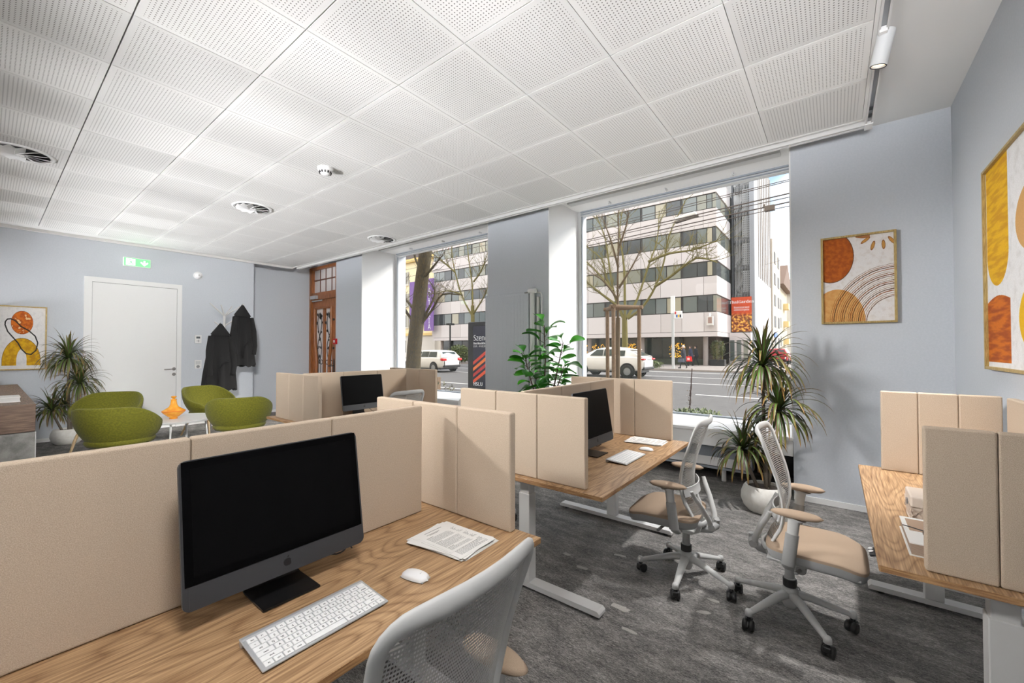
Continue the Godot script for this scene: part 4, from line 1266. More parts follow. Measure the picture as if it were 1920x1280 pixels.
func make_lounge() -> void:
	var a := make_armchair("green velvet tub chair seen from behind, nearest of the four", Vector3(-7.02, 0, -1.06), 2.55)
	dup(a, Vector3(-8.75, 0, -1.16), -0.5, "green velvet tub chair half hidden behind the nearest one")
	dup(a, Vector3(-8.95, 0, -2.56), 0.35, "green velvet tub chair below the hanging coats, seat open to view")
	dup(a, Vector3(-6.98, 0, -2.36), 2.75, "green velvet tub chair at right, seen from its side")
	# tables
	var t := thing("coffee_table", "round white coffee table carrying the orange vase", "table", Vector3(-7.78, 0, -1.82))
	part("table_top", G.new().lathe([Vector2(0, 0.47), Vector2(0.45, 0.47), Vector2(0.46, 0.475), Vector2(0.47, 0.5), Vector2(0.468, 0.503), Vector2(0, 0.503)], 48), M.white, t)
	for k in 4:
		var an := k * TAU / 4 + 0.5
		part("leg", G.new().tube([Vector3(cos(an) * 0.33, 0.47, sin(an) * 0.33), Vector3(cos(an) * 0.38, 0.0, sin(an) * 0.38)], [0.014, 0.011], 10), M.white, t)
	var t2 := thing("side_table", "small lower white table beside the round coffee table", "table", Vector3(-8.0, 0, -2.62))
	part("table_top", G.new().lathe([Vector2(0, 0.36), Vector2(0.23, 0.36), Vector2(0.24, 0.365), Vector2(0.245, 0.38), Vector2(0, 0.383)], 36), M.white, t2)
	for k in 3:
		var an := k * TAU / 3 + 0.2
		part("leg", G.new().tube([Vector3(cos(an) * 0.16, 0.36, sin(an) * 0.16), Vector3(cos(an) * 0.19, 0.0, sin(an) * 0.19)], 0.01, 8), M.white, t2)
	# vase
	var vg := tmat(grain(128, s8(228, 140, 20), s8(250, 184, 60), 0.02, 3, 33), Vector3.ONE * 0.3, 0.15)
	var vs := thing("stoppered_vase", "glossy orange stoppered vase on the round table", "vase", Vector3(-7.75, 0.503, -1.75))
	part("bowl", G.new().lathe([Vector2(0, 0), Vector2(0.05, 0), Vector2(0.052, 0.008), Vector2(0.04, 0.018), Vector2(0.075, 0.04), Vector2(0.125, 0.085), Vector2(0.14, 0.105), Vector2(0.142, 0.112)], 40), vg, vs)
	part("rim_band", G.new().lathe([Vector2(0.142, 0.112), Vector2(0.143, 0.118), Vector2(0.138, 0.122)], 40), mat(s8(214, 104, 16), 0.2), vs)
	part("shoulder_neck", G.new().lathe([Vector2(0.138, 0.122), Vector2(0.1, 0.148), Vector2(0.06, 0.175), Vector2(0.042, 0.21), Vector2(0.032, 0.27), Vector2(0.036, 0.278), Vector2(0.036, 0.288), Vector2(0.02, 0.29)], 40), vg, vs)
	part("stopper", G.new().lathe([Vector2(0.018, 0.288), Vector2(0.014, 0.3), Vector2(0.016, 0.308), Vector2(0.032, 0.315), Vector2(0.034, 0.325), Vector2(0.026, 0.334), Vector2(0, 0.336)], 30), vg, vs)
	# counter
	var c := thing("reception_counter", "long sideboard with brown wood top block on a concrete base", "counter", Vector3(-8.02, 0, 0.8))
	part("wood_block", G.new().rbox(Vector3(0, 0.865, 0), Vector3(3.57, 0.27, 2.25), 0.004, 1), M.brown_wood, c)
	part("base_block", G.new().rbox(Vector3(0.003, 0.362, 0.0), Vector3(3.56, 0.724, 2.25), 0.004, 1), M.concrete, c)
	part("corner_trim", G.new().box(Vector3(1.784, 0.362, -1.127), Vector3(0.008, 0.72, 0.006)), M.white, c)
	var bk := thing("flat_book", "flat white book lying on the wood counter", "book", Vector3(-6.75, 1.0, 0.0))
	part("cover", G.new().span(Vector3(-0.16, 0, -0.24), Vector3(0.16, 0.006, 0.2)).span(Vector3(-0.16, 0.044, -0.24), Vector3(0.16, 0.05, 0.2)), M.paper, bk)
	part("page_block", G.new().span(Vector3(-0.15, 0.006, -0.235), Vector3(0.155, 0.044, 0.195)), mat(s8(206, 205, 202), 0.9), bk)
	var brz := mat(s8(92, 70, 62), 0.35, 0.5)
	var lp := thing("table_lamp", "small brown disc-topped table lamp on the wood counter", "lamp", Vector3(-9.15, 1.0, 0.02))
	part("base", G.new().cyl(Vector3.ZERO, 0.085, 0.15, 28), brz, lp)
	part("neck", G.new().cyl(Vector3(0, 0.15, 0), 0.03, 0.04, 16), mat(s8(196, 130, 100), 0.4), lp)
	part("shade", G.new().cyl(Vector3(0, 0.19, 0), 0.14, 0.065, 32), brz, lp)
	# coat stand and coats
	var cs := thing("coat_stand", "white branching coat stand right of the white door", "coat stand", Vector3(-9.75, 0, -3.0))
	part("base_plate", G.new().cyl(Vector3.ZERO, 0.2, 0.015, 30), M.metal_white, cs)
	part("pole", G.new().tube([Vector3(0, 0, 0), Vector3(0, 2.21, 0)], 0.024, 12), M.metal_white, cs)
	for q in [[2.2, 0.28, 0.23, 0.27], [2.2, 0.1, 0.21, 0.3], [2.2, -0.32, 0.26, 0.22], [2.2, -0.1, 0.2, 0.28], [2.0, -0.2, 0.16, 0.1], [1.94, 0.16, 0.14, -0.1], [1.75, -0.12, 0.14, 0.1], [1.62, -0.14, 0.14, 0.08]]:
		part("branch", G.new().tube([Vector3(0, q[0], 0), Vector3(q[3] * 0.4, q[0] + q[2] * 0.9, q[1] * 0.9), Vector3(q[3] * 0.42, q[0] + q[2], q[1])], [0.015, 0.012, 0.011], 8), M.metal_white, cs)
	make_coat("black wool coat hanging lower on the coat stand", Vector3(-9.55, 2.0, -2.87), 1.28, 0.0)
	make_coat("black wool coat hanging higher on the coat stand, sleeve out", Vector3(-9.62, 2.4, -3.27), 1.22, 0.25)

func make_coat(label: String, at: Vector3, length: float, turn: float) -> void:
	var t := thing("coat", label, "coat", at, turn, "black coats on the coat stand")
	var P := []
	for i in 19:
		var q := i / 18.0
		var row := []
		for j in 48:
			var an := TAU * j / 48.0
			var w := 0.035 + 0.13 * smoothstep(0.0, 0.22, q) + 0.10 * q
			var dp := 0.04 + 0.06 * smoothstep(0.0, 0.3, q) + 0.03 * q
			var fold := 1.0 + smoothstep(0.15, 0.8, q) * (0.14 * sin(an * 7.0 + q * 1.5) + 0.07 * sin(an * 11.0 + 1.0))
			row.append(Vector3(cos(an) * dp * fold, -q * length + (0.025 * sin(an * 5.0) if i == 18 else 0.0), sin(an) * w * fold))
		P.append(row)
	part("body", G.new().surf(P, Vector3.UP, true, Vector3(0, -length * 0.5, 0)), M.coat, t)
	# hood folded over the hanger loop
	var H := []
	for i in 6:
		var q := i / 5.0
		var row := []
		for j in 30:
			var an := TAU * j / 30.0
			row.append(Vector3(0.02 + cos(an) * (0.02 + 0.085 * q), 0.03 - 0.21 * q - 0.03 * cos(an) * q, sin(an) * (0.02 + 0.145 * q)))
		H.append(row)
	part("hood", G.new().surf(H, Vector3.UP, true, Vector3(0, -0.15, 0)), M.coat, t)
	for s in [-1.0, 1.0]:
		part("sleeve", G.new().tube([Vector3(0.04, -0.22, s * 0.15), Vector3(0.07, -0.5, s * 0.19), Vector3(0.07, -0.8, s * (0.2 if s > 0 else 0.22)), Vector3(0.09, -0.98, s * 0.19)], [0.06, 0.065, 0.055, 0.05], 12, 0.8), M.coat, t)
	part("belt", G.new().tube([Vector3(0.1, -0.72, -0.12), Vector3(0.14, -0.74, -0.02), Vector3(0.15, -0.86, 0.05), Vector3(0.14, -1.05, 0.06)], 0.02, 8, 0.4), M.coat, t)
	part("hanger_loop", G.new().tube([Vector3(0, 0.02, -0.015), Vector3(0, 0.05, 0), Vector3(0, 0.02, 0.015)], 0.005, 6), M.coat, t)

# long arching leaves, green with dark red margins
func crown(n: int, length: float, sd: int) -> G:
	var g := G.new()
	var r := RandomNumberGenerator.new(); r.seed = sd
	for k in n:
		var az := k * 2.39996 + r.randf_range(-0.3, 0.3)
		var el := deg_to_rad(lerpf(82.0, -18.0, pow(float(k) / n, 0.85)) + r.randf_range(-8, 8))
		var L := length * r.randf_range(0.8, 1.1)
		var d := Vector3(cos(az) * cos(el), sin(el), sin(az) * cos(el))
		var p := Vector3(0, 0.05 * (1.0 - float(k) / n), 0) + Vector3(cos(az), 0, sin(az)) * 0.012
		var segs := 9
		var prev := -1
		var shade := r.randf_range(0.7, 1.15)
		for i in segs + 1:
			var q := float(i) / segs
			var w := 0.0135 * (0.55 + 1.3 * q) * (1.0 - pow(q, 2.2)) + 0.0006
			if q < 0.3: w = lerpf(0.009, w, q / 0.3)
			var side := d.cross(Vector3.UP)
			if side.length() < 0.05: side = Vector3(-sin(az), 0, cos(az))
			side = side.normalized()
			var up := side.cross(d).normalized()
			var green := Color(0.06, 0.17, 0.028) * shade
			var red := Color(0.075, 0.022, 0.018).lerp(Color(0.30, 0.12, 0.03), pow(q, 5.0))
			g.col = red
			var a := g.add(p - side * w + up * w * 0.35, (up - side * 0.3).normalized())
			g.col = green.lerp(Color(0.32, 0.15, 0.04), pow(q, 7.0))
			g.add(p, up)
			g.col = red
			g.add(p + side * w + up * w * 0.35, (up + side * 0.3).normalized())
			if prev >= 0:
				for e in 2:
					g.tri(prev + e, prev + e + 1, a + e + 1); g.tri(prev + e, a + e + 1, a + e)
			prev = a
			p += d * L / segs
			d = (d + Vector3.DOWN * (0.105 + 0.25 * q) * (0.5 + cos(el))).normalized()
	g.col = Color.WHITE
	return g

func make_dracaena(label: String, at: Vector3, turn: float) -> Node3D:
	var t := thing("dracaena", label, "plant", at, turn, "dracaena plants in round white pots")
	part("pot", G.new().lathe([Vector2(0, 0), Vector2(0.11, 0), Vector2(0.135, 0.006), Vector2(0.172, 0.05), Vector2(0.193, 0.11), Vector2(0.19, 0.17), Vector2(0.172, 0.22), Vector2(0.155, 0.243), Vector2(0.148, 0.247), Vector2(0.142, 0.243), Vector2(0.145, 0.215)], 44), M.pot, t)
	part("soil", G.new().lathe([Vector2(0.146, 0.215), Vector2(0.08, 0.222), Vector2(0, 0.224)], 24), M.soil, t)
	part("stem", G.new().tube([Vector3(0.02, 0.2, 0.0), Vector3(0.015, 0.5, 0), Vector3(0.005, 0.9, 0.0), Vector3(0.0, 1.38, 0.0)], [0.019, 0.017, 0.016, 0.014], 10), M.bark_grey, t)
	part("stem", G.new().tube([Vector3(0.03, 0.2, -0.03), Vector3(0.06, 0.45, -0.03), Vector3(0.1, 0.68, -0.02), Vector3(0.13, 0.95, 0.0)], [0.017, 0.015, 0.014, 0.012], 10), M.bark_grey, t)
	part("stem", G.new().tube([Vector3(-0.04, 0.2, 0.03), Vector3(-0.1, 0.36, 0.04), Vector3(-0.17, 0.55, 0.05)], [0.017, 0.015, 0.013], 10), M.bark_grey, t)
	for q in [[Vector3(0, 1.36, 0), 105, 0.47, 3], [Vector3(0.13, 0.94, 0), 90, 0.44, 4], [Vector3(-0.17, 0.54, 0.05), 80, 0.36, 5], [Vector3(-0.05, 0.60, -0.05), 36, 0.3, 6]]:
		var o := part("leaf_crown", crown(q[1], q[2], q[3]), M.leaf, t, q[0])
		o.set_meta("kind", "stuff")
	return t

func make_plants() -> void:
	var p := make_dracaena("tall dracaena in white pot by the right window", Vector3(-0.545, 0, -4.6), 0.0)
	dup(p, Vector3(-9.82, 0, -0.85), 1.2, "tall dracaena in white pot beside the reception counter")
	# broad-leaved plant before the pier
	var t := thing("broad_leaf_plant", "bushy bright green broad-leaved plant before the pier", "plant", Vector3(-3.13, 0, -4.72))
	part("pot", G.new().lathe([Vector2(0, 0), Vector2(0.15, 0), Vector2(0.19, 0.3), Vector2(0.195, 0.34), Vector2(0.18, 0.34), Vector2(0.175, 0.3)], 32), M.pot, t)
	part("soil", G.new().lathe([Vector2(0.176, 0.3), Vector2(0, 0.305)], 24), M.soil, t)
	# obovate leaf along +x
	var lg := []
	for var_i in 2:
		var P := []
		for i in 8:
			var q := i / 7.0
			var w := 0.048 * pow(sin(pow(q, 1.35) * PI * 0.93 + 0.06), 0.75)
			var row := []
			for j in 5:
				var u := -1.0 + j * 0.5
				row.append(Vector3(q * 0.135, 0.016 * sin(q * 2.6) * (1.0 if var_i == 0 else -0.6) + 0.014 * absf(u) - 0.05 * q * q, u * w))
			P.append(row)
		lg.append(G.new().surf(P, Vector3.UP).mesh())
	var r := RandomNumberGenerator.new(); r.seed = 77
	var stems := [[Vector3(0, 0.3, 0), Vector3(0.0, 0.9, 0.0), Vector3(0.02, 1.4, 0), Vector3(0.0, 1.86, 0.0)], [Vector3(0.05, 0.3, 0), Vector3(0.12, 0.8, 0.03), Vector3(0.24, 1.25, 0.05), Vector3(0.33, 1.62, 0.05)], [Vector3(-0.05, 0.3, 0), Vector3(-0.12, 0.8, -0.02), Vector3(-0.24, 1.15, 0), Vector3(-0.32, 1.45, 0.02)], [Vector3(0, 0.3, 0.06), Vector3(0.1, 0.75, 0.12), Vector3(0.3, 1.08, 0.12), Vector3(0.38, 1.3, 0.12)]]
	for s in stems:
		part("stem", G.new().tube(s, [0.014, 0.012, 0.009, 0.006], 8), M.stem, t)
		for k in 21:
			var q := 0.40 + 0.60 * k / 20.0
			var f := q * 3.0
			var i := mini(int(f), 2)
			var p0: Vector3 = s[i].lerp(s[i + 1], f - i)
			var az := k * 2.4 + r.randf_range(-0.4, 0.4)
			var up := lerpf(-0.15, 0.75, float(k) / 20.0) + r.randf_range(-0.2, 0.2)
			var d := Vector3(cos(az), up, sin(az)).normalized()
			var pl := r.randf_range(0.03, 0.12)
			var sc := r.randf_range(1.15, 1.85)
			var b := Basis.looking_at(d, Vector3.UP) * rot(Vector3.UP, 90) * rot(Vector3.RIGHT, r.randf_range(-35, 35))
			part("leaf", lg[k % 2], M.ficus if r.randf() < 0.65 else M.ficus2, t, p0 + d * pl, b.scaled_local(Vector3.ONE * sc))
			part("leaf_stalk", G.new().tube([p0, p0 + d * (pl + 0.01)], 0.0035, 5), M.stem, t)

func paint(px: int, py: int, fn: Callable, sd: int) -> Image:
	var f := FastNoiseLite.new(); f.seed = sd; f.frequency = 0.03; f.fractal_octaves = 4
	var r := RandomNumberGenerator.new(); r.seed = sd
	var im := Image.create_empty(px, py, false, Image.FORMAT_RGB8)
	for y in py:
		for x in px:
			var c: Color = fn.call((x + 0.5) / px, (y + 0.5) / py, f.get_noise_2d(x, y), f.get_noise_2d(x * 0.3, y * 2.0))
			var k := 1.0 + r.randf_range(-0.04, 0.04)
			im.set_pixel(x, y, Color(c.r * k, c.g * k, c.b * k))
	return im

func make_picture(label: String, at: Vector3, turn: float, w: float, h: float, im: Image) -> void:
	# faces local +z
	var t := thing("framed_picture", label, "picture", at, turn, "abstract framed pictures")
	var f := 0.018
	var g := G.new()
	for s in [-1.0, 1.0]:
		part("frame_bar", G.new().rbox(Vector3(s * (w * 0.5 - f * 0.5), 0, 0.02), Vector3(f, h, 0.04), 0.002, 1), M.gold_wood, t)
		part("frame_bar", G.new().rbox(Vector3(0, s * (h * 0.5 - f * 0.5), 0.02), Vector3(w - f * 2.0, f, 0.04), 0.002, 1), M.gold_wood, t)
	var m := mat(Color.WHITE, 0.85)
	m.albedo_texture = tex(im)
	var q := G.new()
	q.quad(Vector3(-w * 0.5 + f, h * 0.5 - f, 0.022), Vector3(w * 0.5 - f, h * 0.5 - f, 0.022), Vector3(w * 0.5 - f, -h * 0.5 + f, 0.022), Vector3(-w * 0.5 + f, -h * 0.5 + f, 0.022), Vector3(0, 0, 1))
	part("canvas", q, m, t)
	part("backing", G.new().box(Vector3(0, 0, 0.011), Vector3(w - 0.01, h - 0.01, 0.018)), M.white, t)

func make_pictures() -> void:
	var paper := s8(226, 222, 220)
	var rust := s8(172, 88, 12)
	var ochre := s8(206, 158, 96)
	var brown := s8(82, 52, 24)
	var yellow := s8(226, 176, 8)
	# rainbow lines, rust sun, tan hill, petals
	var p1 := func(u: float, v: float, n: float, n2: float) -> Color:
		var x := u; var y := v * 1.54
		var c := paper.lerp(s8(214, 206, 200), clampf(n * 1.5, 0, 1))
		var hill := Vector2((x - 0.2) / 0.41, (y - 1.54) / 0.6).length() < 1.0
		if hill: c = ochre.lerp(s8(196, 140, 76), clampf(0.5 + n, 0, 1))
		var sun := Vector2((x - 0.12) / 0.335, (y - 0.34) / 0.475).length()
		if sun < 1.0: c = rust.lerp(s8(146, 66, 6), clampf(0.5 + n * 1.6, 0, 1)) if sun < 0.97 else brown
		for q in [[0.62, 0.09, 50.0], [0.72, 0.2, 15.0], [0.865, 0.2, -2.0], [0.975, 0.14, -32.0]]:
			var d := Vector2(x - q[0], y - q[1]).rotated(deg_to_rad(q[2]) * -1.0)
			var e := Vector2(d.x / 0.026, d.y / 0.085).length()
			if e < 1.0: c = s8(190, 138, 66) if e < 0.72 else s8(140, 92, 50)
		if y < 0.02 + 0.03 * sin((x - 0.48) * 12.0) and x > 0.48 and x < 0.68: c = s8(160, 106, 60)
		var rr := Vector2((x - 1.04), (y - 1.56) * 0.93).length() + n2 * 0.008
		if rr > 0.40 and rr < 0.955:
			var ph := fposmod(rr * 34.0, 1.0)
			var wd := 0.30 + 0.18 * sin(rr * 51.0)
			if ph < wd: c = brown.lerp(rust, clampf(0.15 + sin(rr * 90.0) * 0.5, 0, 0.6))
		return c
	make_picture("picture of rust sun and striped arches on the window wall", Vector3(0.179, 2.212, Z0), 0.0, 0.555, 0.85, paint(320, 490, p1, 3))
	# yellow column above a rust block
	var p2 := func(u: float, v: float, n: float, n2: float) -> Color:
		var c := s8(232, 231, 231).lerp(s8(218, 216, 214), clampf(n * 1.4, 0, 1))
		var cx := 0.205
		if absf(u - cx) < 0.2:
			var bottom := 0.60 - 0.16 * (1.0 - sqrt(maxf(1.0 - pow((u - cx) / 0.2, 2), 0.0)))
			if v < bottom: c = yellow.lerp(s8(204, 148, 4), clampf(0.4 + n2 * 1.8, 0, 1))
		if absf(u - cx) < 0.215:
			var top := 0.68 - 0.03 * cos((u - cx) * 7.0)
			if v > top and v < 0.975: c = s8(206, 110, 10).lerp(s8(160, 72, 6), clampf(0.5 + n2 * 1.6, 0, 1))
		if Vector2((u - 0.78) / 0.26, (v - 0.36) / 0.15).length() < 1.0: c = ochre
		if Vector2((u - 0.75) / 0.2, (v - 0.78) / 0.14).length() < 1.0: c = yellow
		return c
	make_picture("large picture with yellow column over rust block, right wall", Vector3(0.8184, 2.063, -3.53), -PI / 2, 1.08, 1.30, paint(360, 440, p2, 5))
	# rust circle, yellow arch and a looping black line
	var loop := [Vector2(50, 280), Vector2(52, 258), Vector2(66, 240), Vector2(88, 237), Vector2(120, 250), Vector2(160, 290), Vector2(215, 320), Vector2(262, 360), Vector2(282, 410), Vector2(270, 465), Vector2(235, 495), Vector2(200, 490), Vector2(165, 455), Vector2(140, 410), Vector2(100, 365), Vector2(68, 328), Vector2(50, 280)].map(func(q): return Vector2(q.x / 335.0, (q.y - 150.0) / 450.0))
	var p3 := func(u: float, v: float, n: float, n2: float) -> Color:
		var c := s8(228, 226, 225).lerp(s8(214, 212, 212), clampf(n * 1.4, 0, 1))
		var e := Vector2((u - 0.5) / 0.235, (v - 0.25) / 0.19).length()
		if e < 1.0: c = (s8(198, 104, 14).lerp(s8(158, 70, 8), clampf(0.5 + n * 1.8, 0, 1)) if n < 0.38 else s8(226, 190, 140)) if e < 0.965 else s8(110, 60, 16)
		var ar := Vector2((u - 0.5) / 0.41, maxf(0.0, 0.88 - v) / 0.38).length()
		var inn := Vector2((u - 0.5) / 0.11, maxf(0.0, 0.88 - v) / 0.2).length()
		if v < 0.945 and v > 0.45 and ar < 1.0 and inn > 1.0: c = s8(206, 160, 12).lerp(s8(176, 128, 6), clampf(0.5 + n * 1.5, 0, 1)) if ar < 0.975 else s8(120, 90, 20)
		var best := 9.0
		for k in loop.size() - 1:
			var s := Geometry2D.get_closest_point_to_segment(Vector2(u, v * 1.5), Vector2(loop[k].x, loop[k].y * 1.5), Vector2(loop[k + 1].x, loop[k + 1].y * 1.5))
			best = minf(best, s.distance_to(Vector2(u, v * 1.5)))
		if best < 0.014: c = s8(26, 24, 22)
		return c
	make_picture("picture of rust circle over yellow arch on the left wall", Vector3(-10.3, 1.712, -0.375), PI / 2, 0.53, 1.025, paint(240, 360, p3, 7))

# ------------------------------------------------------------------ the street outside
func make_outside() -> void:
	var asphalt := tmat(grain(256, s8(80, 77, 76), s8(100, 97, 95), 0.05, 4, 51, Vector2(0.4, 1.6), 0.3), Vector3.ONE * 3.0, 0.9, null, 1.0, true)
	var paving := tmat(grain(256, s8(132, 124, 118), s8(156, 146, 139), 0.03, 4, 52), Vector3.ONE * 2.0, 0.9, null, 1.0, true)
	struct("road", G.new().span(Vector3(-130, -0.6, -30.3), Vector3(60, -0.06, -9.4)), asphalt)
	struct("side_street_ground", G.new().span(Vector3(-5.6, -0.6, -140), Vector3(40, 0.035, -38.0)), paving)
	struct("pavement", G.new().span(Vector3(-130, -0.6, -9.4), Vector3(60, 0.0, -6.35)).span(Vector3(-130, -0.6, -46), Vector3(-5.6, 0.03, -30.5)).span(Vector3(-5.6, -0.6, -38.0), Vector3(60, 0.03, -30.5)), paving)
	struct("kerb", G.new().span(Vector3(-130, -0.6, -30.5), Vector3(60, 0.05, -30.3)).span(Vector3(-130, -0.6, -9.4), Vector3(60, 0.02, -9.25)), mat(s8(150, 140, 132), 0.9))
	# the house this room belongs to and its neighbours, which stand over the near side of the street
	var own := mat(s8(206, 194, 172), 0.8)
	struct("upper_storeys", G.new().span(Vector3(-11.2, 4.1, -6.35), Vector3(1.05, 20, 9)), own)
	struct("neighbour_house", G.new().span(Vector3(-60, 0, -6.35), Vector3(-11.25, 20, 9)), own)
	struct("neighbour_house", G.new().span(Vector3(1.1, 0, -6.35), Vector3(30, 20, 9)), own)
	var line := mat(s8(222, 218, 214), 0.8)
	var k := 0
	for q in [[-60.0, 20.0, -28.4, 0.18], [-30.0, 20.0, -23.9, 0.12], [-60.0, 20.0, -19.9, 0.13], [-3.8, -0.6, -15.2, 0.14], [-60.0, -13.0, -13.4, 0.14], [-60.0, -11.0, -11.6, 0.12], [-12.0, -7.8, -15.2, 0.14]]:
		struct("road_line", G.new().span(Vector3(q[0], -0.06, q[2] - q[3] * 0.5), Vector3(q[1], -0.055, q[2] + q[3] * 0.5)), line)
		k += 1
	make_office_block()
	make_far_buildings()
	make_trees()
	make_street_things()
	make_cars()
	make_people()

func make_office_block() -> void:
	var t := thing("office_building", "white panelled office block with ribbon windows across the street", "building", Vector3(-7.75, 0, -38.0))
	var pm := [mat(s8(206, 197, 194), 0.6), mat(s8(210, 202, 199), 0.6), mat(s8(201, 192, 188), 0.6)]
	var gm := []
	for q in [s8(84, 92, 90), s8(104, 110, 106), s8(136, 136, 122), s8(68, 72, 74), s8(168, 160, 138), s8(118, 124, 122)]:
		gm.append(mat(q, 0.12))
	var fm := mat(s8(56, 52, 50), 0.5)
	var unit := BoxMesh.new()
	rng.seed = 5
	part("core", G.new().span(Vector3(-35.7, 2.75, -8.4), Vector3(-0.12, 16.3, -0.12)), fm, t)
	var bands := [2.95, 4.64, 6.11, 7.70, 8.99, 10.55, 11.88, 13.46, 14.78, 16.4]
	var joints := [0.0, -1.04]
	while joints[-1] > -35.0: joints.append(joints[-1] - 1.835)
	for b in range(0, 10, 2):
		for j in joints.size() - 1:
			var w: float = joints[j] - joints[j + 1] - 0.025
			part("facade_panel", unit, pm[rng.randi() % 3], t, Vector3((joints[j] + joints[j + 1]) * 0.5, (bands[b] + bands[b + 1]) * 0.5, -0.05), Basis.from_scale(Vector3(w, bands[b + 1] - bands[b] - 0.03, 0.12)))
		for j in 2:
			part("facade_panel", unit, pm[j], t, Vector3(-0.05, (bands[b] + bands[b + 1]) * 0.5, -0.12 - 2.8 * (j + 0.5)), Basis.from_scale(Vector3(0.12, bands[b + 1] - bands[b] - 0.03, 2.77)))
	var panes := [[-0.03, -0.33], [-0.36, -0.76], [-0.80, -1.56], [-1.60, -2.76]]
	var x := -2.95
	while x > -34.0:
		panes.append([x, x - 1.22]); panes.append([x - 1.27, x - 2.22]); panes.append([x - 2.27, x - 3.46])
		x -= 3.66
	for b in range(1, 8, 2):
		for q in panes:
			part("window_pane", unit, gm[rng.randi() % 6], t, Vector3((q[0] + q[1]) * 0.5, (bands[b] + bands[b + 1]) * 0.5, -0.09), Basis.from_scale(Vector3(q[0] - q[1] - 0.03, bands[b + 1] - bands[b] - 0.14, 0.04)))
		for j in 3:
			part("window_pane", unit, gm[rng.randi() % 6], t, Vector3(-0.09, (bands[b] + bands[b + 1]) * 0.5, -0.2 - 1.8 * (j + 0.5)), Basis.from_scale(Vector3(0.04, bands[b + 1] - bands[b] - 0.14, 1.74)))
	part("fascia", G.new().span(Vector3(-35.7, 2.56, -5.6), Vector3(0.02, 2.93, 0.02)), pm[0], t)
	# ground floor under the overhang
	var dk := mat(s8(46, 44, 40), 0.5)
	var shop := mat(s8(40, 44, 40), 0.1)
	part("shop_front", G.new().span(Vector3(-35.7, 0, -8.4), Vector3(-0.6, 2.6, -2.4)), mat(s8(74, 58, 48), 0.7), t)
	part("shop_plinth", G.new().span(Vector3(-35.7, 0, -2.4), Vector3(-1.4, 0.55, -1.6)), mat(s8(62, 66, 52), 0.7), t)
	for j in 18:
		part("shop_window", unit, shop if j % 3 else mat(s8(70, 60, 50), 0.15), t, Vector3(-2.3 - j * 1.9, 1.55, -1.7), Basis.from_scale(Vector3(1.82, 1.95, 0.04)))
		part("window_post", unit, dk, t, Vector3(-1.36 - j * 1.9, 1.55, -1.68), Basis.from_scale(Vector3(0.07, 2.0, 0.08)))
	for j in 7:
		part("column", G.new().cyl(Vector3(-1.1 - j * 5.6, 0.03, -0.75), 0.21, 2.54, 20), mat(s8(150, 140, 134), 0.6), t)
	# curtains of small lamps in the shop windows
	var gl := mat(s8(255, 196, 60), 0.5)
	gl.emission_enabled = true; gl.emission = s8(255, 186, 50); gl.emission_energy_multiplier = 1.2
	for q in [[-13.3, -10.8], [-8.6, -7.7], [-4.5, -3.05]]:
		var g := G.new()
		for n in 90:
			g.box(Vector3(rng.randf_range(q[0], q[1]), rng.randf_range(0.7, 2.0), -1.66), Vector3.ONE * rng.randf_range(0.035, 0.07))
		var fo := part("fairy_lights", g, gl, t)
		fo.set_meta("kind", "stuff")
	for j in 9:
		part("ceiling_lamp", G.new().cyl(Vector3(-1.0 - j * 2.4, 2.42, -1.2), 0.07, 0.14, 12), M.dark, t)
	# box sign on a bracket and the bamboo tub beside the entrance
	var sb := thing("box_sign", "small pale box sign on the office block corner", "sign", Vector3(-8.25, 3.85, -37.7))
	part("box", G.new().rbox(Vector3.ZERO, Vector3(0.5, 0.75, 0.3), 0.02, 1), mat(s8(214, 208, 200), 0.5), sb)
	part("panel", G.new().box(Vector3(0.02, 0.05, 0.155), Vector3(0.3, 0.5, 0.02)), mat(s8(158, 128, 116), 0.5), sb)
	part("bracket", G.new().box(Vector3(0, 0.52, -0.02), Vector3(0.12, 0.3, 0.12)).box(Vector3(0, 0.55, -0.2), Vector3(0.08, 0.08, 0.3)), M.white, sb)
	var bt := thing("bamboo_tub", "tub of dark green bamboo beside the shop column", "plant", Vector3(-7.95, 0.03, -39.0))
	part("tub", G.new().rbox(Vector3(0, 0.27, 0), Vector3(1.2, 0.54, 0.7), 0.03, 1), M.dark, bt)
	var bo := part("foliage", leafage(900, Vector3(0.62, 0.85, 0.4), 0.16, 12, Color(0.035, 0.055, 0.015), Color(0.13, 0.15, 0.04)), M.leaf, bt, Vector3(0, 1.4, 0))
	bo.set_meta("kind", "stuff")
	var cn := part("canes", canes(14), mat(s8(120, 116, 60), 0.6), bt)
	cn.set_meta("kind", "stuff")
	# entrance wall behind
	var en := thing("shop_entrance", "white glazed shop entrance right of the bamboo", "entrance", Vector3(-6.3, 0.03, -42.5))
	part("wall", G.new().span(Vector3(-1.4, 0, -1.1), Vector3(0.35, 2.95, -0.2)), pm[0], en)
	for j in 3:
		part("door_pane", G.new().box(Vector3(-1.15 + j * 0.55, 1.3, -0.18), Vector3(0.36, 1.9, 0.06)), gm[j], en)

func canes(n: int) -> G:
	var g := G.new()
	var r := RandomNumberGenerator.new(); r.seed = 3
	for k in n:
		var p := Vector3(r.randf_range(-0.45, 0.45), 0.5, r.randf_range(-0.22, 0.22))
		g.tube([p, p + Vector3(r.randf_range(-0.1, 0.1), 1.5, r.randf_range(-0.1, 0.1))], 0.014, 5)
	return g

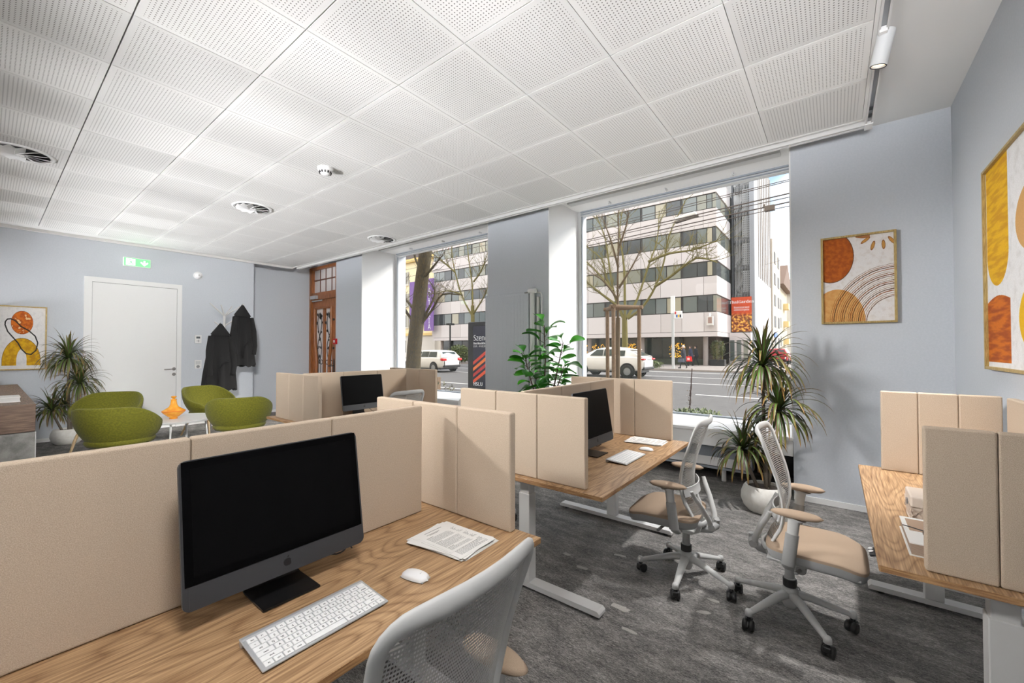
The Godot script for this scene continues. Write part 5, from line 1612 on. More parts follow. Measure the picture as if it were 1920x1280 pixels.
# many small leaves inside an ellipsoid
func leafage(n: int, half: Vector3, size: float, sd: int, a: Color, b: Color, flat := false) -> G:
	var g := G.new()
	var r := RandomNumberGenerator.new(); r.seed = sd
	for k in n:
		var p := Vector3(r.randf_range(-1, 1), r.randf_range(-1, 1), r.randf_range(-1, 1))
		if p.length() > 1.0: p = p.normalized() * r.randf_range(0.85, 1.0)
		p = p * half
		var d := Vector3(r.randf_range(-1, 1), r.randf_range(-0.4, 1), r.randf_range(-1, 1)).normalized()
		var s := d.cross(Vector3(r.randf_range(-1, 1), 1, r.randf_range(-1, 1))).normalized()
		var q := s.cross(d).normalized()
		var L := size * r.randf_range(0.6, 1.2)
		g.col = a.lerp(b, r.randf())
		var i0 := g.add(p, q); g.add(p + d * L * 0.5 + s * L * 0.22, q); g.add(p + d * L, q); g.add(p + d * L * 0.5 - s * L * 0.22, q)
		g.tri(i0, i0 + 1, i0 + 2); g.tri(i0, i0 + 2, i0 + 3)
	g.col = Color.WHITE
	return g

func make_far_buildings() -> void:
	var unit := BoxMesh.new()
	# stair tower behind the office block
	var t := thing("stair_tower", "grey steel stair tower with vertical bars beside the office block", "building", Vector3(-6.9, 0, -45.0))
	part("back_wall", G.new().span(Vector3(-0.82, 3, -1.4), Vector3(0.75, 22, -1.1)), mat(s8(224, 222, 222), 0.6), t)
	part("side_wall", G.new().span(Vector3(0.75, 0, -1.4), Vector3(1.15, 22, 1.2)), mat(s8(146, 148, 152), 0.6), t)
	var dkm := mat(s8(72, 74, 78), 0.5)
	for j in 7:
		part("landing", unit, dkm, t, Vector3(-0.05, 4.0 + j * 2.6, -0.3), Basis.from_scale(Vector3(1.5, 0.22, 1.6)))
		part("flight", unit, mat(s8(150, 150, 152), 0.6), t, Vector3(-0.05, 5.3 + j * 2.6, -0.6), Basis(Vector3.BACK, 1.0).scaled_local(Vector3(2.0, 0.16, 0.8)))
		part("perforated_screen", G.new().span(Vector3(0.1, 4.3 + j * 2.6, 0.5), Vector3(0.7, 6.3 + j * 2.6, 0.54)), mat(s8(176, 178, 180), 0.6), t)
		var pf := G.new()
		for a in 4:
			for b in 9:
				pf.box(Vector3(0.18 + a * 0.145, 4.45 + j * 2.6 + b * 0.21, 0.555), Vector3(0.08, 0.1, 0.02))
		var po := part("screen_holes", pf, M.dark, t)
		po.set_meta("kind", "stuff")
	for j in 12:
		part("bar", unit, M.metal_grey, t, Vector3(-0.66 + j * 0.125, 12.0, 0.62), Basis.from_scale(Vector3(0.035, 18.0, 0.05)))
	part("corner_post", unit, dkm, t, Vector3(-0.72, 11.0, 0.7), Basis.from_scale(Vector3(0.16, 22.0, 0.16)))
	# banner
	var bn := thing("restaurant_banner", "orange restaurant banner with white lettering on the tower", "banner", Vector3(-6.84, 4.72, -43.74))
	part("cloth", G.new().box(Vector3.ZERO, Vector3(1.68, 3.25, 0.05)), mat(s8(206, 74, 26), 0.7), bn)
	var f := FastNoiseLite.new(); f.seed = 8; f.frequency = 0.035; f.fractal_octaves = 4
	var im := Image.create_empty(160, 180, false, Image.FORMAT_RGB8)
	for y in 180:
		for x in 160:
			var q := clampf(0.5 + f.get_noise_2d(x, y) * 1.2, 0, 1)
			var base := s8(206, 74, 26).lerp(s8(96, 22, 8).lerp(s8(255, 196, 84), q), smoothstep(0.0, 45.0, float(y)))
			im.set_pixel(x, y, base)
	var pmx := mat(Color.WHITE, 0.7); pmx.albedo_texture = tex(im)
	var qd := G.new()
	qd.quad(Vector3(-0.84, 0.25, 0.027), Vector3(0.84, 0.25, 0.027), Vector3(0.84, -1.62, 0.027), Vector3(-0.84, -1.62, 0.027), Vector3(0, 0, 1))
	part("printed_photo", qd, pmx, bn)
	text(bn, "lettering", "ThaiGarden", 0.34, M.white, Transform3D(Basis(), Vector3(0, 1.17, 0.03)), "Droid Serif", true)
	text(bn, "lettering", "Restaurant", 0.25, M.white, Transform3D(Basis(), Vector3(0, 0.66, 0.03)), "Droid Serif")
	text(bn, "lettering", "offen/open", 0.25, M.white, Transform3D(Basis(), Vector3(0, 0.43, 0.03)), "Droid Serif")
	# finned white building
	var w := thing("finned_building", "tall white building with vertical fins on the side street", "building", Vector3(-6.05, 0, -53.0))
	part("body", G.new().span(Vector3(-9, 0, -6.1), Vector3(0, 22, 6.1)), mat(s8(186, 184, 182), 0.6), w)
	for j in 9:
		part("fin", unit, mat(s8(120, 106, 92), 0.6), w, Vector3(0.03, 11.5, -5.6 + j * 1.4), Basis.from_scale(Vector3(0.05, 21.0, 0.16)))
		part("glass_strip", unit, mat(s8(118, 128, 120), 0.15), w, Vector3(0.03, 4.5, -4.9 + j * 1.4), Basis.from_scale(Vector3(0.05, 8.5, 1.2)))
	var bg := thing("beige_house", "beige house with dark windows behind the finned building", "building", Vector3(-6.0, 0, -63.9))
	part("wall", G.new().span(Vector3(-9, 0, -4.6), Vector3(0.1, 15.0, 4.6)), mat(s8(186, 174, 158), 0.8), bg)
	for j in 5:
		for i in 2:
			part("window", unit, M.dark, bg, Vector3(0.12, 2.2 + j * 2.7, -2.2 + i * 4.2), Basis.from_scale(Vector3(0.06, 1.4, 1.5)))
	var sh := thing("street_sign_blue", "blue shop sign on the side street wall", "sign", Vector3(-5.85, 3.2, -62.0))
	part("board", G.new().rbox(Vector3.ZERO, Vector3(0.1, 0.6, 3.2), 0.02, 1), mat(s8(40, 96, 190), 0.5), sh)
	var g := thing("gabled_house", "cream house with brown roof further down the side street", "building", Vector3(-6.7, 0, -78.0))
	part("wall", G.new().span(Vector3(-9, 0, -7), Vector3(0.3, 11.0, 6)), mat(s8(196, 182, 154), 0.8), g)
	part("roof", G.new().prism(PackedVector2Array([Vector2(-7.6, 10.8), Vector2(6.8, 10.8), Vector2(-0.4, 14.6)]), 10.5, Transform3D(rot(Vector3.UP, 90), Vector3(-4.2, 0, 0))), mat(s8(116, 92, 76), 0.8), g)
	for j in 3:
		part("balcony", unit, mat(s8(220, 196, 140), 0.7), g, Vector3(0.6, 2.6 + j * 2.8, -2.0), Basis.from_scale(Vector3(0.8, 0.9, 2.4)))
		part("window", unit, M.dark, g, Vector3(0.32, 2.6 + j * 2.8, 3.4), Basis.from_scale(Vector3(0.06, 1.5, 1.2)))
	var g2 := thing("pale_house", "pale house at the end of the side street", "building", Vector3(-6.4, 0, -105.0))
	part("wall", G.new().span(Vector3(-9, 0, -12), Vector3(0.6, 12.0, 10)), mat(s8(190, 182, 168), 0.8), g2)
	part("roof", G.new().prism(PackedVector2Array([Vector2(-11, 11.9), Vector2(13, 11.9), Vector2(10, 15), Vector2(-8, 15)]), 10.5, Transform3D(rot(Vector3.UP, 90), Vector3(-4.0, 0, 0))), mat(s8(110, 96, 88), 0.8), g2)
	for j in 4:
		for i in 3:
			part("window", unit, M.dark, g2, Vector3(0.62, 2.0 + j * 2.7, -8.0 + i * 6.5), Basis.from_scale(Vector3(0.06, 1.5, 1.6)))
	# yellow house left of the office block
	var yh := thing("yellow_house", "yellow townhouse with shutters left of the office block", "building", Vector3(-55.5, 0, -42.0))
	part("wall", G.new().span(Vector3(-22, 3.6, -10), Vector3(8, 15.5, 0)), mat(s8(228, 212, 172), 0.8), yh)
	part("base_storey", G.new().span(Vector3(-22, 0, -10), Vector3(8, 3.6, 0.1)), mat(s8(206, 198, 186), 0.8), yh)
	part("cornice", G.new().span(Vector3(-22, 3.5, 0), Vector3(8, 3.9, 0.35)).span(Vector3(-22, 15.2, 0), Vector3(8, 15.7, 0.5)), mat(s8(222, 190, 120), 0.8), yh)
	part("mansard_roof", G.new().prism(PackedVector2Array([Vector2(-22, 15.6), Vector2(8.2, 15.6), Vector2(7.2, 19.5), Vector2(-21, 19.5)]), 9.5, Transform3D(Basis(), Vector3(0, 0, -5))), mat(s8(96, 86, 84), 0.8), yh)
	for i in 6:
		for j in 4:
			var at := Vector3(0.65 - i * 2.75, [1.8, 5.9, 9.3, 12.8][j], 0.06)
			var wn := part("window", unit, mat(s8(92, 82, 58), 0.2), yh, at, Basis.from_scale(Vector3(0.95, 1.9, 0.1)))
			if j > 0:
				for s in [-1.0, 1.0]:
					part("shutter", unit, mat(s8(172, 166, 152), 0.7), yh, at + Vector3(s * 0.78, 0, 0.02), Basis.from_scale(Vector3(0.5, 2.0, 0.08)))
				part("window_surround", unit, mat(s8(224, 216, 200), 0.7), yh, at + Vector3(0, -1.1, 0.05), Basis.from_scale(Vector3(2.2, 0.16, 0.2)))
	# purple banners with a vertical word
	var pb := thing("purple_banner", "long purple vertical banner on the office block end", "banner", Vector3(-43.4, 7.45, -37.2))
	var pm := mat(s8(120, 84, 150), 0.7)
	part("cloth", G.new().box(Vector3.ZERO, Vector3(1.95, 7.1, 0.06)), pm, pb)
	part("arm", G.new().box(Vector3(0.3, 3.5, -0.4), Vector3(0.08, 0.08, 0.85)), M.steel, pb)
	var word := "ASTORIA"
	for i in word.length():
		text(pb, "letter", word[i], 0.95, M.white, Transform3D(Basis(), Vector3(0.1, 1.9 - i * 0.82, 0.04)))
	text(pb, "lettering", "HOTEL", 0.38, M.white, Transform3D(Basis(), Vector3(0.0, 2.9, 0.04)), "Droid Sans", true)
	var pb2 := thing("purple_banner", "purple banner half hidden behind the thick tree trunk", "banner", Vector3(-46.8, 7.4, -37.2))
	part("cloth", G.new().box(Vector3.ZERO, Vector3(1.3, 7.0, 0.06)), pm, pb2)
	part("mast", G.new().cyl(Vector3(-0.75, -7.37, 0), 0.06, 11.2, 10), M.steel, pb2)

func twigs(g: G, path: Array, n: int, length: float, rad: float, r: RandomNumberGenerator, level := 0) -> void:
	for k in n:
		var q := r.randf_range(0.15, 1.0) * (path.size() - 1)
		var i := mini(int(q), path.size() - 2)
		var p: Vector3 = path[i].lerp(path[i + 1], q - i)
		var d: Vector3 = (path[i + 1] - path[i]).normalized()
		d = (d * 0.7 + Vector3(r.randf_range(-1, 1), r.randf_range(-0.25, 0.9), r.randf_range(-1, 1)) * 0.85).normalized()
		var L := length * r.randf_range(0.5, 1.15)
		var p1 := p + d * L * 0.5 + Vector3(r.randf_range(-1, 1), r.randf_range(-1, 1), r.randf_range(-1, 1)) * L * 0.08
		var p2 := p1 + (d + Vector3(0, r.randf_range(-0.1, 0.35), 0)).normalized() * L * 0.5
		g.tube([p, p1, p2], [rad, rad * 0.7, rad * 0.3], 4)
		if level < 1:
			twigs(g, [p, p1, p2], 4, length * 0.5, rad * 0.55, r, level + 1)

func make_tree(called: String, label: String, limbs: Array, r0: float, bark: Material, sd: int, ntw: int, ltw: float, rtw: float, buds := 0, k3 := 1.0, limb := 0.5) -> void:
	if k3 != 1.0:      # stands a little further off, and is larger for it
		limbs = limbs.map(func(l): return l.map(func(p): return Vector3(p.x * k3, maxf(1.55 + (p.y - 1.55) * k3, 0.0), p.z * k3)))
	var base: Vector3 = limbs[0][0]
	base.y = 0.0
	var t := thing(called, label, "tree", base)
	var r := RandomNumberGenerator.new(); r.seed = sd
	var tw := G.new()
	var bd := G.new()
	for i in limbs.size():
		var path := []
		var raw: Array = limbs[i]
		for k in raw.size() - 1:
			for s in 3:
				var q := s / 3.0
				var pk: Vector3 = raw[maxi(k - 1, 0)]
				var pn: Vector3 = raw[mini(k + 2, raw.size() - 1)]
				var a: Vector3 = raw[k]
				path.append(a.cubic_interpolate(raw[k + 1], pk, pn, q) - base)
		path.append(raw[raw.size() - 1] - base)
		if i == 0: path[0].y = 0.0
		var rad := []
		for k in path.size():
			var q := float(k) / (path.size() - 1)
			rad.append(r0 * lerpf(1.12, 0.88, q) if i == 0 else r0 * lerpf(limb, limb * 0.26, q))
		part("trunk" if i == 0 else "branch", G.new().tube(path, rad, 10 if i == 0 else 7), bark, t)
		if i > 0 or sd == 2:
			if i > 0: twigs(tw, path, ntw, ltw, rtw, r)
			for k in buds:
				var p: Vector3 = path[r.randi_range(1, path.size() - 1)] + Vector3(r.randf_range(-1, 1), r.randf_range(-1, 1), r.randf_range(-1, 1)) * ltw * 0.8
				bd.box(p, Vector3.ONE * r.randf_range(0.03, 0.07), Basis.from_euler(Vector3(p.x, p.y, p.z)))
	var o := part("twigs", tw, bark, t)
	o.set_meta("kind", "stuff")
	if buds > 0:
		var b := part("dry_leaves", bd, mat(s8(176, 110, 84), 0.8), t)
		b.set_meta("kind", "stuff")

func make_trees() -> void:
	var moss := tmat(grain(128, s8(92, 82, 50), s8(132, 124, 66), 0.06, 3, 71, Vector2(2, 1)), Vector3.ONE * 0.6, 0.95)
	var bark := tmat(grain(256, s8(34, 28, 20), s8(98, 84, 48), 0.05, 4, 72, Vector2(2.5, 0.6), 0.3), Vector3.ONE * 1.1, 0.95, grain(256, Color.BLACK, Color.WHITE, 0.05, 4, 72, Vector2(3.5, 0.7), 0.2), 2.0)
	var thin := mat(s8(98, 82, 62), 0.9)
	make_tree("mossy_street_tree", "bare mossy street tree spreading before the office block", [
		[Vector3(-12.13, 0.0, -29.00), Vector3(-12.13, 2.0, -29.0), Vector3(-12.15, 3.9, -29.0)],
		[Vector3(-12.28, 3.85, -29.00), Vector3(-13.09, 5.31, -29.63), Vector3(-14.17, 7.14, -30.27), Vector3(-14.88, 8.78, -30.90), Vector3(-16.56, 10.21, -31.54), Vector3(-17.78, 11.56, -32.17)],
		[Vector3(-12.28, 3.8, -29.00), Vector3(-13.11, 5.87, -29.21), Vector3(-13.63, 8.61, -29.42), Vector3(-14.03, 10.36, -29.62), Vector3(-14.81, 12.03, -29.83)],
		[Vector3(-12.11, 3.8, -29.00), Vector3(-12.56, 7.73, -29.92), Vector3(-13.29, 10.50, -30.84), Vector3(-13.50, 12.56, -31.76)],
		[Vector3(-11.99, 3.76, -29.00), Vector3(-11.51, 5.21, -29.87), Vector3(-11.01, 7.67, -30.73), Vector3(-10.61, 9.80, -31.60), Vector3(-10.72, 12.31, -32.47)],
		[Vector3(-11.9, 3.71, -29.00), Vector3(-10.85, 4.52, -29.16), Vector3(-9.94, 5.99, -29.31), Vector3(-9.42, 7.66, -29.47), Vector3(-9.09, 9.53, -29.63), Vector3(-7.97, 11.89, -29.79)],
		[Vector3(-9.91, 5.88, -29.00), Vector3(-8.33, 6.37, -27.89), Vector3(-6.63, 7.05, -26.77), Vector3(-5.21, 6.42, -25.66)],
		[Vector3(-10.31, 7.70, -29.00), Vector3(-8.66, 7.89, -28.20), Vector3(-6.94, 7.73, -27.40), Vector3(-5.39, 7.92, -26.60)],
		[Vector3(-12.60, 4.62, -29.00), Vector3(-13.98, 5.85, -28.29), Vector3(-14.85, 6.85, -27.59), Vector3(-14.86, 7.54, -26.88)],
		[Vector3(-13.02, 5.84, -29.00), Vector3(-15.34, 8.10, -30.11), Vector3(-17.16, 9.41, -31.22)]], 0.23, moss, 1, 18, 1.9, 0.026, 0, 1.085)
	make_tree("thick_street_tree", "thick dark tree trunk close outside the left window", [
		[Vector3(-12.60, 0.0, -10.00), Vector3(-12.46, 1.60, -9.98), Vector3(-12.23, 2.79, -9.96), Vector3(-12.03, 3.97, -9.95), Vector3(-11.81, 4.92, -9.93), Vector3(-11.61, 6.2, -9.91)],
		[Vector3(-12.0, 4.3, -10.00), Vector3(-12.75, 4.95, -10.27), Vector3(-13.48, 6.0, -10.54)],
		[Vector3(-12.1, 2.45, -10.00), Vector3(-11.74, 3.02, -10.26), Vector3(-11.51, 3.55, -10.52), Vector3(-10.71, 3.49, -10.79)],
		[Vector3(-12.1, 2.55, -10.00), Vector3(-11.92, 3.20, -10.32), Vector3(-12.07, 3.75, -10.63), Vector3(-12.91, 4.39, -10.95)],
		[Vector3(-12.4, 2.9, -10.00), Vector3(-13.76, 3.75, -10.34), Vector3(-14.58, 4.13, -10.69)],
		[Vector3(-12.4, 2.45, -10.00), Vector3(-12.80, 3.11, -9.74), Vector3(-12.62, 3.97, -9.49), Vector3(-12.47, 4.50, -9.23), Vector3(-12.25, 5.01, -8.97)],
		[Vector3(-11.94, 4.16, -10.00), Vector3(-11.02, 4.39, -9.63), Vector3(-10.13, 4.61, -9.26)]], 0.25, bark, 2, 7, 0.9, 0.012, 0, 1.0, 0.24)
	make_tree("slim_street_tree", "slim forked tree with few red leaves behind the poster stand", [
		[Vector3(-28.43, 0.0, -30.00), Vector3(-28.4, 3.0, -30.0), Vector3(-28.43, 5.8, -30.0)],
		[Vector3(-28.44, 5.67, -30.00), Vector3(-28.91, 8.17, -30.41), Vector3(-29.83, 11.08, -30.82), Vector3(-30.39, 13.49, -31.23)],
		[Vector3(-28.5, 4.77, -30.00), Vector3(-30.12, 6.89, -30.19), Vector3(-31.42, 9.82, -30.38), Vector3(-32.03, 11.91, -30.57), Vector3(-32.15, 13.69, -30.76)],
		[Vector3(-28.30, 8.17, -30.00), Vector3(-27.06, 9.05, -29.75), Vector3(-26.01, 10.58, -29.49)],
		[Vector3(-28.4, 4.87, -30.00), Vector3(-26.66, 6.30, -29.54), Vector3(-25.51, 7.42, -29.07)],
		[Vector3(-29.94, 7.02, -30.00), Vector3(-31.23, 7.43, -29.29), Vector3(-32.45, 7.08, -28.58)],
		[Vector3(-30.95, 9.43, -30.00), Vector3(-31.98, 10.55, -29.24), Vector3(-32.60, 11.27, -28.48)]], 0.22, moss, 3, 16, 1.8, 0.023, 16, 1.065)
	make_tree("young_staked_tree", "young wrapped tree standing between wooden stakes", [
		[Vector3(-4.22, 0.0, -9.60), Vector3(-4.21, 1.2, -9.6), Vector3(-4.19, 2.3, -9.6)],
		[Vector3(-4.19, 2.2, -9.60), Vector3(-4.18, 3.29, -9.57), Vector3(-4.14, 4.33, -9.54), Vector3(-4.15, 5.6, -9.52)],
		[Vector3(-4.18, 3.55, -9.60), Vector3(-4.34, 4.22, -9.53), Vector3(-4.52, 4.77, -9.46)],
		[Vector3(-4.18, 3.95, -9.60), Vector3(-4.00, 4.44, -9.60), Vector3(-3.89, 4.84, -9.60)],
		[Vector3(-4.17, 3.02, -9.60), Vector3(-3.88, 3.54, -9.73), Vector3(-3.73, 3.93, -9.86)],
		[Vector3(-4.20, 2.76, -9.60), Vector3(-4.53, 3.19, -9.61), Vector3(-4.83, 3.43, -9.62)]], 0.062, thin, 4, 9, 0.45, 0.006)
	# the stakes and rails
	var wd := tmat(grain(128, s8(96, 76, 58), s8(140, 116, 90), 0.05, 3, 73, Vector2(4, 0.6)), Vector3.ONE * 0.3, 0.9)
	var t := thing("tree_stakes", "round wooden stakes and rails around the young tree", "tree guard", Vector3(-4.1, 0, -9.5))
	var P := [Vector3(-0.37, 0, -0.1), Vector3(0.06, 0, 0.5), Vector3(0.44, 0, -0.1)]
	for p in P: part("stake", G.new().cyl(p, 0.045, 2.55, 14, Basis(), 0.006), wd, t)
	for q in [[0, 1], [1, 2], [0, 2]]:
		var a: Vector3 = P[q[0]] + Vector3(0, 2.52, 0)
		var b: Vector3 = P[q[1]] + Vector3(0, 2.52, 0)
		var e := (b - a).normalized() * 0.09
		part("rail", G.new().tube([a - e, b + e], 0.045, 12), wd, t)

func make_street_things() -> void:
	# advertising stand
	var t := thing("poster_stand", "black illuminated poster stand outside by the pier", "poster stand", Vector3(-7.45, 0, -8.5))
	part("case", G.new().rbox(Vector3(0, 1.18, 0), Vector3(1.4, 2.2, 0.18), 0.02, 1), M.black, t)
	part("foot", G.new().box(Vector3(0, 0.06, 0), Vector3(0.9, 0.12, 0.16)), M.dark, t)
	part("poster", G.new().box(Vector3(0.05, 1.32, 0.093), Vector3(1.1, 1.68, 0.006)), mat(s8(24, 26, 48), 0.25), t)
	var cols := [s8(232, 86, 42), s8(196, 52, 48), s8(242, 120, 44), s8(214, 66, 44)]
	for k in 4:
		var y := 0.62 + k * 0.17
		part("poster_stripe", G.new().prism(PackedVector2Array([Vector2(-0.49, y - 0.05), Vector2(0.1, y + 0.33), Vector2(0.1, y + 0.43), Vector2(-0.49, y + 0.04)]), 0.003, Transform3D(Basis(), Vector3(0, 0, 0.097))), mat(cols[k], 0.35), t)
	text(t, "lettering", "Szenenwechsel", 0.2, M.white, Transform3D(Basis(), Vector3(-0.48, 1.83, 0.098)), "Droid Sans", false, HORIZONTAL_ALIGNMENT_LEFT)
	text(t, "lettering", "Das Musikfestival der H", 0.075, M.white, Transform3D(Basis(), Vector3(-0.48, 1.68, 0.098)), "Droid Sans", true, HORIZONTAL_ALIGNMENT_LEFT)
	text(t, "lettering", "23.01. - 01.02.2025", 0.06, M.white, Transform3D(Basis(), Vector3(-0.48, 1.6, 0.098)), "Droid Sans", false, HORIZONTAL_ALIGNMENT_LEFT)
	text(t, "lettering", "HSLU", 0.14, M.white, Transform3D(Basis(), Vector3(-0.48, 0.56, 0.1)), "Droid Sans", true, HORIZONTAL_ALIGNMENT_LEFT)
	# stop pole
	var p := thing("stop_pole", "tall grey pole with small coloured stop sign across the street", "pole", Vector3(-9.35, 0.03, -31.2))
	part("post", G.new().cyl(Vector3.ZERO, 0.1, 5.0, 14), M.metal_grey, p)
	part("upper_box", G.new().rbox(Vector3(0.0, 4.7, 0), Vector3(0.28, 1.3, 0.2), 0.03, 1), M.white, p)
	var sg := part("sign_board", G.new().rbox(Vector3(0.36, 3.95, 0), Vector3(0.6, 0.55, 0.12), 0.02, 1), M.white, p)
	for q in [[0.2, 4.1, s8(200, 40, 50)], [0.3, 3.86, s8(40, 90, 170)], [0.42, 3.86, s8(236, 190, 40)], [0.55, 3.86, s8(50, 50, 60)]]:
		part("colour_field", G.new().box(Vector3(q[0], q[1], 0.064), Vector3(0.1, 0.2, 0.01)), mat(q[2], 0.5), sg)
	var lp := thing("street_lamp", "dark street lamp post behind the white estate car", "lamp post", Vector3(-30.6, 0.03, -29.0))
	part("post", G.new().cyl(Vector3.ZERO, 0.08, 3.9, 12), M.dark, lp)
	part("head", G.new().cyl(Vector3(0, 3.85, 0), 0.45, 0.16, 20), M.dark, lp)
	# parking sign
	var pk := thing("parking_sign", "small blue parking sign beside the yellow house", "sign", Vector3(-47.5, 0.03, -34.0))
	part("post", G.new().cyl(Vector3.ZERO, 0.04, 2.6, 10), M.steel, pk)
	part("plate", G.new().box(Vector3(0, 2.5, 0.05), Vector3(0.75, 0.75, 0.03)), mat(s8(36, 92, 190), 0.5), pk)
	text(pk, "letter", "P", 0.8, M.white, Transform3D(Basis(), Vector3(0, 2.5, 0.068)), "Droid Sans", true)
	# greenery
	var h := thing("street_hedge", "dense green hedge behind the white estate car", "hedge", Vector3(-31.75, 0, -31.4))
	var ho := part("foliage", leafage(2600, Vector3(1.5, 0.95, 0.8), 0.26, 21, Color(0.05, 0.075, 0.02), Color(0.24, 0.27, 0.09)), M.leaf, h, Vector3(0, 0.9, 0))
	ho.set_meta("kind", "stuff")
	var b := thing("verge_bush", "low green bush on the verge behind the white car", "bush", Vector3(-11.2, 0.03, -31.7))
	var bo := part("foliage", leafage(500, Vector3(1.0, 0.26, 0.4), 0.22, 22, Color(0.06, 0.09, 0.03), Color(0.26, 0.3, 0.13)), M.leaf, b, Vector3(0, 0.24, 0))
	bo.set_meta("kind", "stuff")
	var iv := thing("ivy_patch", "low ivy at the foot of the right window", "ivy", Vector3(-2.2, 0, -8.9))
	var io := part("foliage", leafage(700, Vector3(0.5, 0.14, 0.3), 0.09, 23, Color(0.04, 0.08, 0.02), Color(0.32, 0.36, 0.16)), M.leaf, iv, Vector3(0, 0.16, 0))
	io.set_meta("kind", "stuff")
	var iv2 := thing("dry_weed", "thin dry weeds outside the left window sill", "weed", Vector3(-9.9, 0, -9.1))
	var i2 := part("foliage", leafage(60, Vector3(0.7, 0.2, 0.2), 0.12, 24, Color(0.06, 0.06, 0.03), Color(0.2, 0.18, 0.1)), M.leaf, iv2, Vector3(0, 0.25, 0))
	i2.set_meta("kind", "stuff")
	var vs := thing("twisted_vine", "thin twisted dry vine standing before the right window", "vine", Vector3(-2.44, 0, -9.2))
	for s in 2:
		var path := []
		for k in 26:
			var q := k / 25.0
			path.append(Vector3(0.02 * sin(q * 22.0 + s * PI) * (1.0 - q) + 0.07 * q, q * 1.12, 0.02 * cos(q * 22.0 + s * PI) * (1.0 - q)))
		part("stem", G.new().tube(path, 0.011 - 0.004 * s, 6), M.stem, vs)
	var vo := part("dead_leaves", leafage(60, Vector3(0.03, 0.36, 0.03), 0.05, 25, Color(0.05, 0.035, 0.02), Color(0.16, 0.11, 0.06)), M.leaf, vs, Vector3(0.01, 0.42, 0))
	vo.set_meta("kind", "stuff")
	var wm := tmat(grain(128, s8(92, 72, 54), s8(142, 118, 92), 0.05, 3, 74, Vector2(4, 0.6)), Vector3.ONE * 0.3, 0.9)
	solo("wooden_bollard", G.new().rbox(Vector3(0, 0.36, 0), Vector3(0.14, 0.72, 0.14), 0.015, 1), wm, "short wooden post outside the right window", "bollard", Vector3(-2.9, 0, -9.3))
	var rl := thing("wooden_barrier", "low wooden rail on a post outside the left window", "barrier", Vector3(-10.72, 0, -9.58))
	part("post", G.new().rbox(Vector3(0, 0.28, 0), Vector3(0.16, 0.56, 0.16), 0.015, 1), wm, rl)
	part("rail", G.new().cyl(Vector3(-1.6, 0.44, 0), 0.07, 1.6, 12, rot(Vector3.FORWARD, 90)), wm, rl)
	# overhead lines
	var cm := mat(s8(84, 72, 66), 0.6)
	var W := [[Vector3(-11.24, 7.58, -19.00), Vector3(-0.71, 6.34, -14.00)], [Vector3(-11.24, 7.41, -19.00), Vector3(-0.71, 6.30, -14.00)], [Vector3(-10.65, 6.75, -18.00), Vector3(-0.67, 5.63, -13.00)], [Vector3(-10.65, 6.67, -18.00), Vector3(-0.67, 5.53, -13.00)], [Vector3(-10.65, 6.46, -18.00), Vector3(-0.69, 5.55, -13.50)], [Vector3(-11.83, 6.88, -20.00), Vector3(-0.77, 5.87, -15.00)], [Vector3(-11.88, 10.91, -60.00), Vector3(-2.36, 9.90, -45.00)], [Vector3(-28.86, 8.17, -20.00), Vector3(-11.84, 6.24, -14.00)], [Vector3(-28.85, 7.52, -20.00), Vector3(-11.84, 5.93, -14.00)], [Vector3(-34.60, 6.36, -24.00), Vector3(-16.92, 5.36, -20.00)], [Vector3(-28.85, 6.95, -20.00), Vector3(-12.69, 5.81, -15.00)]]
	for k in W.size():
		var a: Vector3 = W[k][0]
		var bb: Vector3 = W[k][1]
		var d := (bb - a)
		var o := solo("overhead_wire", G.new().tube([Vector3.ZERO - d * (0.25 if k != 6 else -0.45), d * 0.5, d * (1.3 if k != 6 else 1.0)], 0.02 if k in [2, 4] else 0.013, 5), cm, ["uppermost dark tram wire across the right window", "second tram wire close below the uppermost one", "thick tram wire carrying the hanging street light", "tram wire just below the thick one", "lower thick tram wire with the small switch box", "lowest tram wire in the right window", "thin far wire over the side street", "upper wire across the left window", "second wire across the left window", "lowest thin wire across the left window", "third wire across the left window"][k], "wire", a, "overhead tram wires")
	var sl := thing("hanging_street_light", "white tube street light hanging from the tram wires", "lamp", Vector3(-4.85, 7.05, -18.0))
	part("housing", G.new().rbox(Vector3.ZERO, Vector3(0.85, 0.16, 0.2), 0.06, 3, rot(Vector3.BACK, 8)), M.white, sl)
	part("tray", G.new().rbox(Vector3(0.05, -0.13, 0), Vector3(0.95, 0.06, 0.16), 0.02, 1, rot(Vector3.BACK, 8)), mat(s8(92, 84, 78), 0.6), sl)
	solo("line_switch_box", G.new().rbox(Vector3.ZERO, Vector3(0.26, 0.16, 0.14), 0.02, 1).box(Vector3(-0.14, 0.1, 0), Vector3(0.05, 0.08, 0.05)), mat(s8(110, 100, 94), 0.6), "small grey box clamped on the tram wires", "box", Vector3(-1.42, 5.55, -13.8))

